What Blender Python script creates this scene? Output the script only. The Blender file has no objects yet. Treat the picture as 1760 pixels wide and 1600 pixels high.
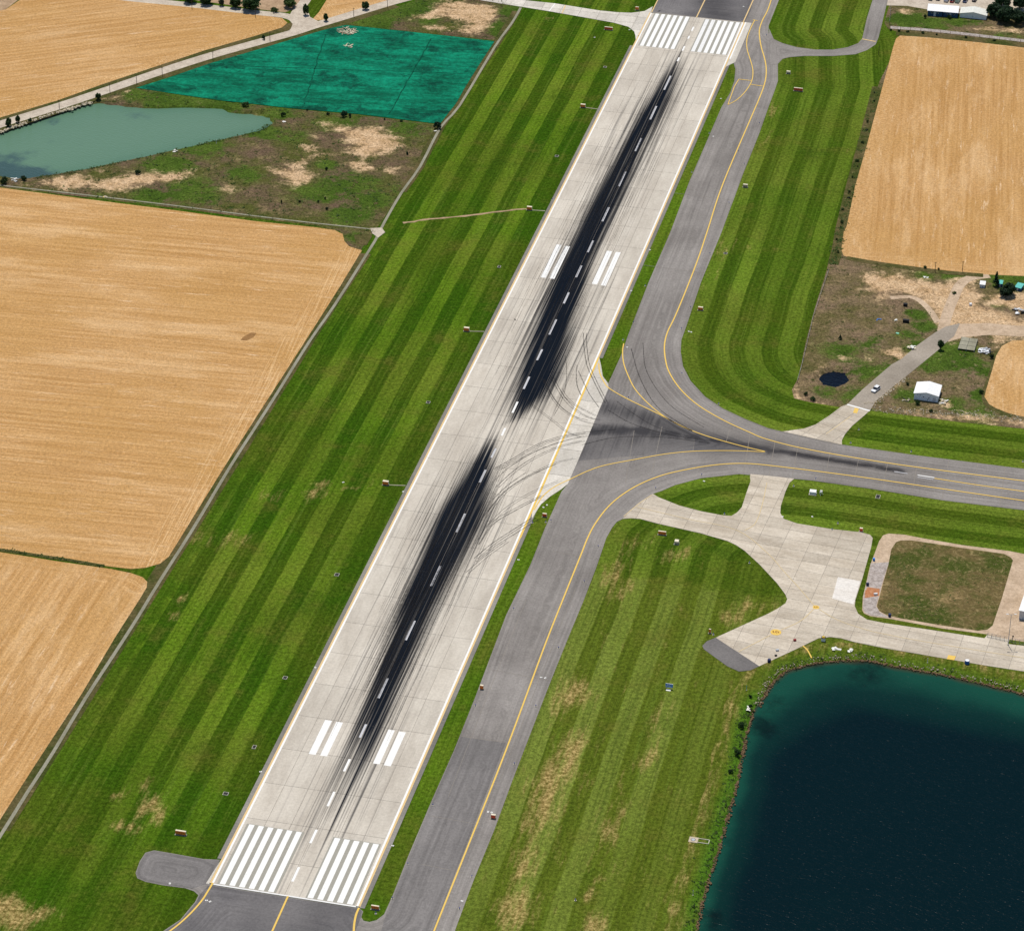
import bpy, bmesh, math, random
import numpy as np
from mathutils import Vector, Matrix
from mathutils.geometry import tessellate_polygon, delaunay_2d_cdt

random.seed(7)
rng = np.random.default_rng(7)
scene = bpy.context.scene
col = scene.collection

# ------------------------------------------------------------------ camera
FOC = 5450.19                      # focal length in photo pixels (1760 wide)
CAM_H = 568.3                      # metres above the airfield
up = np.array([0.01346962, -0.8604442, -0.50936662]); up /= np.linalg.norm(up)
fw = np.array([0, 0, 1.0]); yy = fw - (fw @ up) * up; yy /= np.linalg.norm(yy)
MW = np.array([np.cross(yy, up), yy, up])        # camera axes -> world axes
cam = bpy.data.cameras.new("camera")
cam.sensor_fit = 'HORIZONTAL'; cam.sensor_width = 36.0
cam.lens = 36.0 * FOC / 1760.0
cam.clip_start = 1.0; cam.clip_end = 30000.0
cam_ob = bpy.data.objects.new("camera", cam); col.objects.link(cam_ob)
cx, cyv, cz = MW @ [1, 0, 0], MW @ [0, -1, 0], MW @ [0, 0, -1]
cam_ob.matrix_world = Matrix(((cx[0], cyv[0], cz[0], 0), (cx[1], cyv[1], cz[1], 0),
                              (cx[2], cyv[2], cz[2], CAM_H), (0, 0, 0, 1)))
scene.camera = cam_ob

# ------------------------------------------------------------------ sky, sun, exposure
SUN_EL = 70.0; SUN_AZ = -12.0      # degrees; azimuth from +Y, negative = to the left
world = bpy.data.worlds.new("World"); scene.world = world; world.use_nodes = True
wn = world.node_tree; wn.nodes.clear()
sky = wn.nodes.new('ShaderNodeTexSky'); sky.sky_type = 'NISHITA'; sky.sun_disc = False
sky.sun_elevation = math.radians(SUN_EL); sky.sun_rotation = math.radians(SUN_AZ)
sky.altitude = 1500; sky.air_density = 1.0; sky.dust_density = 0.6
wb = wn.nodes.new('ShaderNodeBackground'); wb.inputs['Strength'].default_value = 0.10
wo = wn.nodes.new('ShaderNodeOutputWorld')
wn.links.new(sky.outputs[0], wb.inputs[0]); wn.links.new(wb.outputs[0], wo.inputs[0])
sun = bpy.data.lights.new("sun", 'SUN'); sun.energy = 3.9; sun.angle = math.radians(0.5)
sun.color = (1.0, 0.955, 0.88)
sun_ob = bpy.data.objects.new("sun", sun); col.objects.link(sun_ob)
sun_ob.rotation_euler = (-math.radians(90 - SUN_EL), 0, math.radians(-SUN_AZ))
scene.view_settings.view_transform = 'Standard'; scene.view_settings.look = 'None'
scene.view_settings.gamma = 1.0; scene.view_settings.use_curve_mapping = False
scene.view_settings.exposure = 0.0
scene.cycles.max_bounces = 5; scene.cycles.diffuse_bounces = 2; scene.cycles.glossy_bounces = 2

# ------------------------------------------------------------------ ground geometry helpers
def P(px, py, z=0.0):
    """photo pixel -> point of the airfield plane at height z"""
    w = MW @ np.array([px - 880.0, py - 800.0, FOC])
    t = (z - CAM_H) / w[2]
    return np.array([t * w[0], t * w[1], z])
def P2(pts): return [tuple(P(*p)[:2]) for p in pts]
RA = P(359, 1519)                                   # near left corner of the runway
RU = np.array([0.21783038, 0.97598664]); RV = np.array([RU[1], -RU[0]])
def R(u, v): return tuple(RA[:2] + u * RU + v * RV)
def UV(xy): d = np.asarray(xy)[..., :2] - RA[:2]; return d @ RU, d @ RV
RLEN, RWID = 668.6, 45.0

def smooth_line(pts, n=6):
    """Catmull-Rom through points"""
    p = [np.array(q, float) for q in pts]
    if len(p) < 3: return [tuple(q) for q in p]
    p = [2 * p[0] - p[1]] + p + [2 * p[-1] - p[-2]]
    out = []
    for i in range(1, len(p) - 2):
        for k in range(n):
            t = k / n
            out.append(tuple(0.5 * ((2 * p[i]) + (-p[i-1] + p[i+1]) * t + (2*p[i-1] - 5*p[i] + 4*p[i+1] - p[i+2]) * t*t
                                    + (-p[i-1] + 3*p[i] - 3*p[i+1] + p[i+2]) * t**3)))
    out.append(tuple(p[-2])); return out

def seg_dist(pts, line, closed=False):
    """distance of many points to a polyline"""
    pts = np.asarray(pts, float)[:, :2]; L = np.asarray(line, float)
    if closed: L = np.vstack([L, L[:1]])
    d = np.full(len(pts), 1e9)
    for a, b in zip(L[:-1], L[1:]):
        ab = b - a; l2 = max(ab @ ab, 1e-9)
        t = np.clip(((pts - a) @ ab) / l2, 0, 1)
        q = pts - (a + t[:, None] * ab)
        d = np.minimum(d, np.hypot(q[:, 0], q[:, 1]))
    return d
def inside(pts, poly):
    pts = np.asarray(pts, float)[:, :2]; poly = np.asarray(poly, float)
    x, y = pts[:, 0], pts[:, 1]; r = np.zeros(len(pts), bool)
    j = len(poly) - 1
    for i in range(len(poly)):
        xi, yi = poly[i]; xj, yj = poly[j]
        c = ((yi > y) != (yj > y)) & (x < (xj - xi) * (y - yi) / ((yj - yi) + 1e-12) + xi)
        r ^= c; j = i
    return r
def sdf(pts, poly): d = seg_dist(pts, poly, True); return np.where(inside(pts, poly), d, -d)
def sstep(x, a, b):
    t = np.clip((x - a) / (b - a), 0, 1); return t * t * (3 - 2 * t)

# ------------------------------------------------------------------ object helpers
def link(name, me, mat=None, parent=None):
    o = bpy.data.objects.new(name, me); col.objects.link(o)
    if mat is not None and me is not None:
        if not me.materials: me.materials.append(mat)
    if parent is not None: o.parent = parent
    return o
def tag(o, label=None, cat=None, group=None, kind=None):
    if label: o['label'] = label
    if cat: o['category'] = cat
    if group: o['group'] = group
    if kind: o['kind'] = kind
    return o
def mesh_from(name, v, f, attrs=None):
    me = bpy.data.meshes.new(name); me.from_pydata([tuple(map(float, q)) for q in v], [], [tuple(map(int, q)) for q in f]); me.update()
    for k, a in (attrs or {}).items():
        at = me.attributes.new(k, 'FLOAT', 'POINT'); at.data.foreach_set('value', np.asarray(a, np.float32))
    return me
def flip_up(v, f):
    out = []
    for t in f:
        a, b, c = (v[t[0]], v[t[1]], v[t[2]])
        n = (b[0]-a[0])*(c[1]-a[1]) - (b[1]-a[1])*(c[0]-a[0])
        out.append(tuple(t) if n > 0 else tuple(reversed(t)))
    return out
def sheet(name, poly, z, mat, parent=None, holes=(), kind=None, label=None, skirt=True):
    """flat polygon with a short skirt so that it is a slab, not paper"""
    rings = [list(poly)] + [list(h) for h in holes]
    v = [(x, y, z) for r in rings for x, y in r]
    tri = tessellate_polygon([[Vector((x, y, 0)) for x, y in r] for r in rings])
    f = flip_up(v, tri)
    if skirt:
        base = 0
        for r in rings:
            n = len(r); b0 = len(v)
            v += [(x, y, z - 0.12) for x, y in r]
            for i in range(n): f.append((base + i, base + (i+1) % n, b0 + (i+1) % n, b0 + i))
            base += n
            # vertices of later rings keep their index (skirts are appended at the end)
    o = link(name, mesh_from(name, v, f), mat, parent)
    if parent is None: tag(o, label, None, None, kind or 'structure')
    return o
def grid_sheet(name, poly, z, mat, step, attr_fn, parent=None, holes=(), kind='structure', label=None, zfn=None):
    """polygon filled with a grid of points that carry attributes"""
    pl = np.array(poly); lo, hi = pl.min(0), pl.max(0)
    gx, gy = np.meshgrid(np.arange(lo[0], hi[0], step), np.arange(lo[1], hi[1], step))
    g = np.stack([gx.ravel(), gy.ravel()], 1) + rng.uniform(-.3, .3, (gx.size, 2)) * step
    ok = sdf(g, poly) > step * .4
    for h in holes: ok &= sdf(g, h) < -step * .4
    g = g[ok]
    vs = [Vector(q) for q in g]; ed = []
    for ring in [poly] + list(holes):
        dense = []
        for a, b in zip(ring, list(ring[1:]) + [ring[0]]):
            n = max(1, int(math.hypot(b[0]-a[0], b[1]-a[1]) / step))
            dense += [(a[0] + (b[0]-a[0]) * k / n, a[1] + (b[1]-a[1]) * k / n) for k in range(n)]
        b0 = len(vs); vs += [Vector(q) for q in dense]
        ed += [(b0 + i, b0 + (i+1) % len(dense)) for i in range(len(dense))]
    ov, _, of, *_ = delaunay_2d_cdt(vs, ed, [], 0, 1e-4)
    xy = np.array([(q.x, q.y) for q in ov]); of = np.array([t for t in of if len(t) == 3])
    cen = xy[of].mean(1); keep = inside(cen, poly)
    for h in holes: keep &= ~inside(cen, h)
    zz = np.full(len(xy), z) if zfn is None else zfn(xy)
    v = np.column_stack([xy, zz]); f = flip_up(v, of[keep])
    o = link(name, mesh_from(name, v, f, attr_fn(xy)), mat, parent)
    if parent is None: tag(o, label, None, None, kind)
    return o
def ribbon_pts(line, width):
    L = np.array(line, float); n = len(L); a, b = [], []
    ws = np.full(n, width) if np.isscalar(width) else np.asarray(width)
    for i in range(n):
        t = L[min(i+1, n-1)] - L[max(i-1, 0)]; t /= np.linalg.norm(t) + 1e-9
        m = np.array([-t[1], t[0]]) * ws[i] / 2
        a.append(L[i] + m); b.append(L[i] - m)
    return a, b
def ribbon(name, line, width, z, mat, parent=None, label=None, kind='structure', attrs=None):
    a, b = ribbon_pts(line, width); n = len(a)
    v = [(*q, z) for q in a] + [(*q, z) for q in b]
    f = [(i, n+i, n+i+1, i+1) for i in range(n-1)]
    o = link(name, mesh_from(name, v, f, attrs), mat, parent)
    if parent is None: tag(o, label, None, None, kind)
    return o
def clip_convex(poly, rect):
    out = list(poly)
    for i in range(len(rect)):
        a, b = rect[i], rect[(i+1) % len(rect)]
        if not out: return []
        side = lambda p: (b[0]-a[0])*(p[1]-a[1]) - (b[1]-a[1])*(p[0]-a[0])
        new = []
        for k in range(len(out)):
            p, q = out[k], out[(k+1) % len(out)]; sp, sq = side(p), side(q)
            if sp >= 0: new.append(p)
            if (sp >= 0) != (sq >= 0):
                t = sp / (sp - sq); new.append((p[0] + (q[0]-p[0])*t, p[1] + (q[1]-p[1])*t))
        out = new
    return out
def slabs(name, poly, z, mat, parent, org, du, dv, lu, lv, gap=0.14):
    """cut a polygon into concrete slabs, one object each"""
    tris = [[poly[i] for i in t] for t in tessellate_polygon([[Vector((x, y, 0)) for x, y in poly]])]
    du, dv = np.array(du), np.array(dv); org = np.array(org)
    uv = [((np.array(p) - org) @ du, (np.array(p) - org) @ dv) for p in poly]
    u0, u1 = min(q[0] for q in uv), max(q[0] for q in uv); v0, v1 = min(q[1] for q in uv), max(q[1] for q in uv)
    cnt = 0
    for i in range(int(math.floor(u0/lu)), int(math.ceil(u1/lu))):
        for j in range(int(math.floor(v0/lv)), int(math.ceil(v1/lv))):
            c = [org + du*(i*lu + a) + dv*(j*lv + b) for a, b in ((gap/2, gap/2), (lu-gap/2, gap/2), (lu-gap/2, lv-gap/2), (gap/2, lv-gap/2))]
            if (c[1]-c[0])[0]*(c[3]-c[0])[1] - (c[1]-c[0])[1]*(c[3]-c[0])[0] < 0: c = c[::-1]
            v, f = [], []
            for t in tris:
                if (t[1][0]-t[0][0])*(t[2][1]-t[0][1]) - (t[1][1]-t[0][1])*(t[2][0]-t[0][0]) < 0: t = t[::-1]
                q = clip_convex(t, [tuple(k) for k in c])
                if len(q) >= 3:
                    ar = abs(sum(q[k][0]*q[(k+1) % len(q)][1] - q[(k+1) % len(q)][0]*q[k][1] for k in range(len(q)))) / 2
                    if ar < 0.02: continue
                    b = len(v); v += [(x, y, z) for x, y in q]; f.append(tuple(range(b, b+len(q))))
            if f: link(name, mesh_from(name, v, f), mat, parent); cnt += 1
    return cnt

# mesh builder for small things
class MB:
    def __init__(s): s.v, s.f = [], []
    def box(s, c, size, rz=0.0, rx=0.0, taper=1.0):
        hx, hy, hz = size[0]/2, size[1]/2, size[2]/2; b = len(s.v)
        M = Matrix.Rotation(rz, 3, 'Z') @ Matrix.Rotation(rx, 3, 'X')
        for k, (x, y, z) in enumerate(((-1,-1,-1),(1,-1,-1),(1,1,-1),(-1,1,-1),(-1,-1,1),(1,-1,1),(1,1,1),(-1,1,1))):
            t = taper if z > 0 else 1.0
            q = M @ Vector((x*hx*t, y*hy*t, z*hz)); s.v.append((q.x+c[0], q.y+c[1], q.z+c[2]))
        s.f += [tuple(b+i for i in q) for q in ((3,2,1,0),(4,5,6,7),(0,1,5,4),(1,2,6,5),(2,3,7,6),(3,0,4,7))]; return s
    def cyl(s, c, r, h, n=10, r2=None, axis='Z'):
        r2 = r if r2 is None else r2; b = len(s.v)
        for k, (rr, z) in enumerate(((r, 0), (r2, h))):
            for i in range(n):
                a = 2*math.pi*i/n; p = (rr*math.cos(a), rr*math.sin(a), z)
                if axis == 'Y': p = (p[0], p[2], p[1])
                if axis == 'X': p = (p[2], p[0], p[1])
                s.v.append((c[0]+p[0], c[1]+p[1], c[2]+p[2]))
        s.f += [(b+i, b+(i+1) % n, b+n+(i+1) % n, b+n+i) for i in range(n)]
        s.f += [tuple(b+n+i for i in range(n)), tuple(b+n-1-i for i in range(n))]; return s
    def tube(s, p, q, r, r2=None, n=7):
        p, q = Vector(p), Vector(q); r2 = r if r2 is None else r2; d = (q-p).normalized()
        a = d.orthogonal().normalized(); c = d.cross(a); b = len(s.v)
        for o, rr in ((p, r), (q, r2)):
            for i in range(n):
                t = 2*math.pi*i/n; s.v.append(tuple(o + (a*math.cos(t) + c*math.sin(t))*rr))
        s.f += [(b+i, b+(i+1) % n, b+n+(i+1) % n, b+n+i) for i in range(n)]
        s.f += [tuple(b+n+i for i in range(n))]; return s
    def poly(s, pts): b = len(s.v); s.v += [tuple(p) for p in pts]; s.f.append(tuple(range(b, b+len(pts)))); return s
    def prism(s, pts, ax0, ax1):
        """profile pts (x,z) swept along y"""
        b = len(s.v); n = len(pts)
        s.v += [(x, ax0, z) for x, z in pts] + [(x, ax1, z) for x, z in pts]
        s.f += [(b+i, b+(i+1) % n, b+n+(i+1) % n, b+n+i) for i in range(n)]
        s.f += [tuple(b+n-1-i for i in range(n)), tuple(b+n+i for i in range(n))]; return s
    def mesh(s, name): return mesh_from(name, s.v, s.f)
    def build(s, name, mat, parent=None, bevel=0):
        me = s.mesh(name)
        bm = bmesh.new(); bm.from_mesh(me); bmesh.ops.recalc_face_normals(bm, faces=bm.faces)
        if bevel: bmesh.ops.bevel(bm, geom=bm.edges[:], offset=bevel, segments=1, affect='EDGES')
        bm.to_mesh(me); bm.free()
        return link(name, me, mat, parent)
def empty(name, loc, rz=0.0, scale=1.0):
    o = bpy.data.objects.new(name, None); col.objects.link(o); o.empty_display_size = .5
    o.location = loc; o.rotation_euler = (0, 0, rz); o.scale = (scale,)*3 if np.isscalar(scale) else scale
    return o
def copy_tree(o, parent=None):
    c = o.copy(); col.objects.link(c); c.parent = parent
    for ch in o.children: copy_tree(ch, c)
    return c
RROT = math.atan2(RV[1], RV[0])      # rotation that lays local x across the runway

# ------------------------------------------------------------------ node helpers
class T:
    def __init__(s, name, rough=0.9, spec=0.2):
        s.m = bpy.data.materials.new(name); s.m.use_nodes = True; s.t = s.m.node_tree
        s.b = s.t.nodes['Principled BSDF']; s.b.inputs['Roughness'].default_value = rough
        s.b.inputs['Specular IOR Level'].default_value = spec*.12 if rough >= .8 else spec
        s._p = None
    def set(s, sock, v):
        if isinstance(v, bpy.types.NodeSocket): s.t.links.new(v, sock)
        elif isinstance(v, (tuple, list)):
            sock.default_value = (*v, 1.0) if len(sock.default_value) == 4 and len(v) == 3 else v
        else: sock.default_value = v
    def node(s, ty, **kw):
        n = s.t.nodes.new(ty)
        for k, v in kw.items(): setattr(n, k, v)
        return n
    def pos(s):
        if s._p is None: s._p = s.node('ShaderNodeNewGeometry').outputs['Position']
        return s._p
    def math(s, op, a, b=0.0, c=0.0, clamp=False):
        n = s.node('ShaderNodeMath', operation=op, use_clamp=clamp)
        s.set(n.inputs[0], a); s.set(n.inputs[1], b); s.set(n.inputs[2], c); return n.outputs[0]
    def dot(s, d, v=None):
        n = s.node('ShaderNodeVectorMath', operation='DOT_PRODUCT'); s.set(n.inputs[0], s.pos() if v is None else v)
        n.inputs[1].default_value = (d[0], d[1], d[2] if len(d) > 2 else 0); return n.outputs['Value']
    def comb(s, x, y=0.0, z=0.0):
        n = s.node('ShaderNodeCombineXYZ'); s.set(n.inputs[0], x); s.set(n.inputs[1], y); s.set(n.inputs[2], z); return n.outputs[0]
    def streak(s, d, fa, fb):
        """coordinates squeezed by fa along direction d and fb across it"""
        d = np.array(d, float); d /= np.linalg.norm(d)
        return s.comb(s.math('MULTIPLY', s.dot(d), fa), s.math('MULTIPLY', s.dot((-d[1], d[0])), fb), 0)
    def noise(s, vec=None, scale=1.0, detail=3.0, rough=0.6, dist=0.0):
        n = s.node('ShaderNodeTexNoise'); s.set(n.inputs['Vector'], s.pos() if vec is None else vec)
        n.inputs['Scale'].default_value = scale; n.inputs['Detail'].default_value = detail
        n.inputs['Roughness'].default_value = rough; n.inputs['Distortion'].default_value = dist; return n.outputs[0]
    def voro(s, vec=None, scale=1.0):
        n = s.node('ShaderNodeTexVoronoi'); s.set(n.inputs['Vector'], s.pos() if vec is None else vec)
        n.inputs['Scale'].default_value = scale; return n.outputs['Distance']
    def attr(s, name): n = s.node('ShaderNodeAttribute', attribute_name=name); return n.outputs['Fac']
    def rand(s): return s.node('ShaderNodeObjectInfo').outputs['Random']
    def rng(s, v, a, b, c=0.0, d=1.0, smooth=True):
        n = s.node('ShaderNodeMapRange', interpolation_type='SMOOTHSTEP' if smooth else 'LINEAR')
        s.set(n.inputs[0], v); s.set(n.inputs[1], a); s.set(n.inputs[2], b); s.set(n.inputs[3], c); s.set(n.inputs[4], d); return n.outputs[0]
    def mix(s, f, a, b, mode='MIX'):
        n = s.node('ShaderNodeMix', data_type='RGBA', blend_type=mode); n.clamp_factor = True
        s.set(n.inputs[0], f); s.set(n.inputs[6], a); s.set(n.inputs[7], b); return n.outputs[2]
    def gain(s, colr, f):
        n = s.node('ShaderNodeVectorMath', operation='SCALE'); s.set(n.inputs[0], colr); s.set(n.inputs['Scale'], f); return n.outputs[0]
    def bump(s, h, strength=.4, dist=.3):
        n = s.node('ShaderNodeBump'); n.inputs['Strength'].default_value = strength; n.inputs['Distance'].default_value = dist
        s.set(n.inputs['Height'], h); s.t.links.new(n.outputs[0], s.b.inputs['Normal'])
    def color(s, c): s.set(s.b.inputs['Base Color'], c); return s
def plain(name, c, rough=.7, var=.15, scale=2.0, metal=0.0, spec=.3):
    t = T(name, rough, spec); t.b.inputs['Metallic'].default_value = metal
    n = t.noise(None, scale, 3.0)
    t.color(t.gain(t.mix(0.0, c, c), t.rng(n, .25, .75, 1-var, 1+var))); return t.m

M = {}
# mown grass: stripes follow the 's' coordinate (metres from the edge they were mown along)
t = T('mown_grass', .95, .1)
s_ = t.attr('s'); amt = t.attr('amt'); dry = t.attr('dry'); lush = t.attr('lush')
wob = t.noise(None, .03, 2.0)
sw = t.math('ADD', s_, t.math('MULTIPLY', t.math('SUBTRACT', wob, .5), .9))
sq = t.math('SINE', t.math('MULTIPLY', sw, math.pi / 6.05))
sq = t.math('MULTIPLY', t.math('ADD', t.math('MULTIPLY', sq, 5.0, clamp=False), .5), 1.0)
sq = t.math('MINIMUM', t.math('MAXIMUM', sq, 0.0), 1.0)
idx = t.math('FLOOR', t.math('DIVIDE', sw, 6.05))
per = t.noise(t.comb(t.math('MULTIPLY', idx, 7.31), t.math('MULTIPLY', t.dot((RU[0], RU[1])), .004), 0), 1.0, 1.0)
sfac = t.math('MULTIPLY', t.math('MULTIPLY', t.math('MULTIPLY', sq, amt), t.rng(per, .25, .6, .45, 1.0)), t.rng(t.noise(None, .012, 3.0, .6), .35, .6, .45, 1.0))
fine = t.noise(None, .8, 4.0, .7); speck = t.noise(None, 2.2, 2.0, .8)
lanes = t.noise(t.comb(t.math('MULTIPLY', sw, 1.1), t.math('MULTIPLY', t.dot((RU[0], RU[1])), .012), t.math('MULTIPLY', t.dot((RV[0], RV[1])), .01)), 1.0, 3.0, .65)
big = t.noise(None, .022, 4.0, .6)
dk = t.mix(t.rng(big, .35, .65), (.031, .080, .003), (.050, .084, .005))
lt = t.mix(t.rng(big, .35, .65), (.108, .188, .010), (.134, .182, .017))
old = t.attr('old')
dk = t.mix(old, dk, (.088, .116, .011)); lt = t.mix(old, lt, (.172, .212, .036))
g = t.mix(sfac, dk, lt)
g = t.mix(t.math('MULTIPLY', t.rng(lanes, .48, .75), .42), g, (.115, .18, .022))
g = t.mix(t.math('MULTIPLY', t.rng(lanes, .52, .3), .4), g, (.022, .05, .004))
g = t.mix(lush, g, (.055, .16, .012))
br = t.rng(t.math('ADD', t.noise(None, .05, 5.0, .75), t.math('MULTIPLY', lanes, .25)), .62, .85)
g = t.mix(t.math('MULTIPLY', br, .42), g, (.12, .10, .02))
dp = t.rng(t.noise(None, .035, 5.0, .7), .55, .75)
g = t.mix(t.math('MULTIPLY', dp, .5), g, (.018, .052, .003))
dn = t.math('ADD', dry, t.math('MULTIPLY', t.math('SUBTRACT', t.noise(t.comb(t.math('MULTIPLY', t.dot((RU[0], RU[1])), .06), t.math('MULTIPLY', t.dot((RV[0], RV[1])), .3), 0), 1.0, 6.0, .75), .5), 2.7))
dm = t.math('MULTIPLY', t.rng(dn, .38, 1.2), t.rng(dry, 0.02, .12))
g = t.mix(t.math('MULTIPLY', dm, .85), g, t.mix(t.rng(fine, .35, .65), (.24, .16, .045), (.44, .31, .13)))
g = t.gain(g, t.math('MULTIPLY', t.rng(fine, .3, .72, .60, 1.36), t.rng(speck, .3, .75, .74, 1.3)))
g = t.mix(t.rng(t.noise(None, 1.7, 2.0, .9), .73, .8, 0, .55), g, (.34, .36, .12))
t.color(g); t.bump(fine, .5, .25); M['grass'] = t.m

def straw(name, d, d2=None, bright=1.0, k=1.0):
    t = T(name, .95, .1)
    a = t.noise(t.streak(d, .012, .55), 1.0, 2.0, .6); b = t.noise(t.streak(d, .03, 2.0), 1.0, 1.5, .6)
    dd = t.attr('d'); h = t.attr('head')
    hd = t.noise(t.comb(t.math('MULTIPLY', dd, .55), t.math('MULTIPLY', t.dot(d), .02), 3.0), 1.0, 4.0, .65)
    st = t.math('ADD', t.math('MULTIPLY', a, t.math('SUBTRACT', 1.0, h)), t.math('MULTIPLY', hd, h))
    c = t.mix(t.rng(st, .5-.12*k, .5+.12*k), (.41, .215, .075), (.57, .34, .145)) if k == 1.0 else t.mix(t.rng(st, .28, .72), (.415, .222, .078), (.555, .328, .138))
    c = t.mix(t.math('MULTIPLY', t.rng(b, .52, .72), .5*k*k), c, (.70, .46, .22))
    c = t.mix(t.math('MULTIPLY', t.rng(b, .46, .3), .45*k*k), c, (.30, .15, .04))
    c = t.mix(t.math('MULTIPLY', t.rng(t.noise(None, .018, 4.0, .6), .4, .68), .45), c, (.45, .25, .08))
    big_ = t.noise(None, .012, 3.0, .6); pale = t.math('MULTIPLY', t.rng(t.noise(t.streak(d, .05, .45), 1.0, 4.0, .75), .57, .70), t.rng(big_, .38, .6, .25, 1.0))
    c = t.mix(t.math('MULTIPLY', t.rng(t.noise(None, .03, 5.0, .7), .5, .7), .35), c, (.40, .215, .075))
    c = t.mix(t.math('MULTIPLY', t.rng(t.noise(t.streak(d, .012, .05), 1.0, 5.0, .75), .48, .68), .42), c, (.70, .475, .255))
    c = t.mix(t.math('MULTIPLY', h, t.rng(hd, .48, .66, 0, .5)), c, (.74, .51, .27))
    c = t.mix(t.math('MULTIPLY', pale, .6), c, (.78, .57, .36))
    dark = t.rng(t.noise(t.streak(d, .03, .3), 1.7, 5.0, .8), .70, .8)
    c = t.mix(t.math('MULTIPLY', dark, .55), c, (.25, .13, .04))
    f = t.noise(None, .9, 4.0, .85); f2 = t.noise(None, 2.4, 2.0, .9)
    c = t.gain(c, t.math('MULTIPLY', t.rng(f, .3, .7, .78*bright, 1.2*bright), t.rng(f2, .3, .7, .82, 1.16)))
    c = t.mix(t.rng(t.noise(None, 1.3, 2.0, 1.0), .25, .2, 0, .5), c, (.12, .09, .03))
    t.color(c); t.bump(f, .4, .2); return t.m
def pdir(a, b): p, q = P(*a), P(*b); return (q - p)[:2]
M['straw_across'] = straw('stubble_across', pdir((0, 700), (400, 738)), k=.7)
M['straw_along'] = straw('stubble_along', RU, k=.7)
M['straw_far'] = straw('stubble_far', pdir((0, 110), (300, 72)), bright=.98, k=.7)
M['straw_right'] = straw('stubble_right', pdir((1600, 100), (1580, 400)), bright=.98, k=.6)

# concrete with tyre rubber
t = T('runway_concrete', .9, .04)
rub = t.attr('rubber'); rd = t.rand()
f = t.noise(None, 1.1, 4.0, .7); bg = t.noise(t.streak(RU, .03, .12), 1.0, 5.0, .7)
c = t.mix(t.rng(bg, .3, .7), (.465, .412, .338), (.60, .542, .452))
c = t.gain(c, t.rng(rd, 0, 1, .93, 1.05, smooth=False)); c = t.gain(c, t.rng(f, .3, .7, .92, 1.07))
c = t.mix(t.math('MULTIPLY', t.rng(t.noise(t.streak((-RU[1], RU[0]), .1, .5), 1.0, 4.0, .7), .55, .8), .35), c, (.40, .36, .31))
st = t.noise(t.streak(RU, .006, .75), 1.0, 2.0, .6); st2 = t.noise(t.streak(RU, .012, 2.1), 1.0, 1.5, .6)
wear = t.rng(t.math('MULTIPLY', t.math('ADD', t.math('MULTIPLY', st, .5), t.math('MULTIPLY', st2, .5)), 1.0), .50, .66)
c = t.mix(t.math('MULTIPLY', wear, t.math('ADD', .10, t.math('MULTIPLY', t.attr('track'), .26))), c, (.20, .18, .165))
a = t.math('ADD', t.math('MULTIPLY', rub, 1.30), t.math('MULTIPLY', t.math('SUBTRACT', t.math('ADD', t.math('MULTIPLY', st, .55), t.math('MULTIPLY', st2, .45)), .5), 2.9))
al = t.math('MULTIPLY', t.rng(a, .06, 1.12), t.rng(rub, .01, .10))
st3 = t.noise(t.streak(RU, .007, 1.3), 1.0, 1.5, .6)
c = t.mix(t.math('MULTIPLY', al, t.rng(st3, .56, .70, .995, .84)), c, (.0042, .0074, .0135))
t.color(c); M['runway'] = t.m
def concrete(name, lo, hi, d=RU):
    t = T(name, .88, .2); f = t.noise(None, 1.0, 4.0, .75); bg = t.noise(t.streak(d, .05, .16), 1.0, 6.0, .75)
    c = t.mix(t.rng(bg, .3, .7), lo, hi); c = t.gain(c, t.math('MULTIPLY', t.rng(t.rand(), 0, 1, .87, 1.08, smooth=False), t.rng(f, .3, .7, .88, 1.1)))
    st = t.noise(t.streak(d, .03, .9), 1.0, 4.0, .7)
    c = t.mix(t.math('MULTIPLY', t.rng(st, .58, .75), .28), c, (.24, .21, .18))
    bl = t.noise(None, .12, 5.0, .7); c = t.mix(t.math('MULTIPLY', t.rng(bl, .62, .8), .3), c, (.30, .26, .21))
    t.color(c); return t.m
APD = pdir((1480, 1080), (1760, 1132)); APD = APD / np.linalg.norm(APD)
M['concrete'] = concrete('apron_concrete', (.43, .362, .275), (.60, .525, .42), APD)
M['flare'] = concrete('flare_concrete', (.52, .475, .40), (.66, .61, .53), RU)
M['fresh_concrete'] = concrete('fresh_concrete', (.68, .62, .54), (.78, .73, .66), APD)
M['path'] = concrete('path_concrete', (.24, .225, .155), (.35, .33, .25), RU)
M['joint'] = plain('joint_base', (.25, .22, .185), .95)
def asphalt(name, lo, hi):
    t = T(name, .9, .2); d = t.attr('d'); rub = t.attr('rubber')
    f = t.noise(None, 1.2, 4.0, .8); bg = t.noise(None, .03, 5.0, .65)
    st = t.noise(t.comb(t.math('MULTIPLY', d, .7), t.math('MULTIPLY', t.dot((RU[0], RU[1])), .012), t.math('MULTIPLY', t.dot((RV[0], RV[1])), .012)), 1.0, 5.0, .7)
    c = t.mix(t.rng(bg, .3, .7), lo, hi); c = t.mix(t.rng(t.noise(None, .09, 6.0, .8), .56, .74, 0, .35), c, tuple(.55*q for q in lo)); c = t.gain(c, t.math('MULTIPLY', t.rng(f, .3, .7, .85, 1.13), t.rng(st, .28, .72, .78, 1.18)))
    a = t.math('ADD', t.math('MULTIPLY', rub, 1.2), t.math('MULTIPLY', t.math('SUBTRACT', st, .5), 1.6))
    al = t.math('MULTIPLY', t.rng(a, .2, 1.1), t.rng(rub, .02, .15))
    c = t.mix(t.math('MULTIPLY', al, .88), c, (.03, .029, .032))
    t.color(c); return t.m
M['asphalt'] = asphalt('taxiway_asphalt', (.200, .180, .162), (.275, .25, .226))
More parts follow.
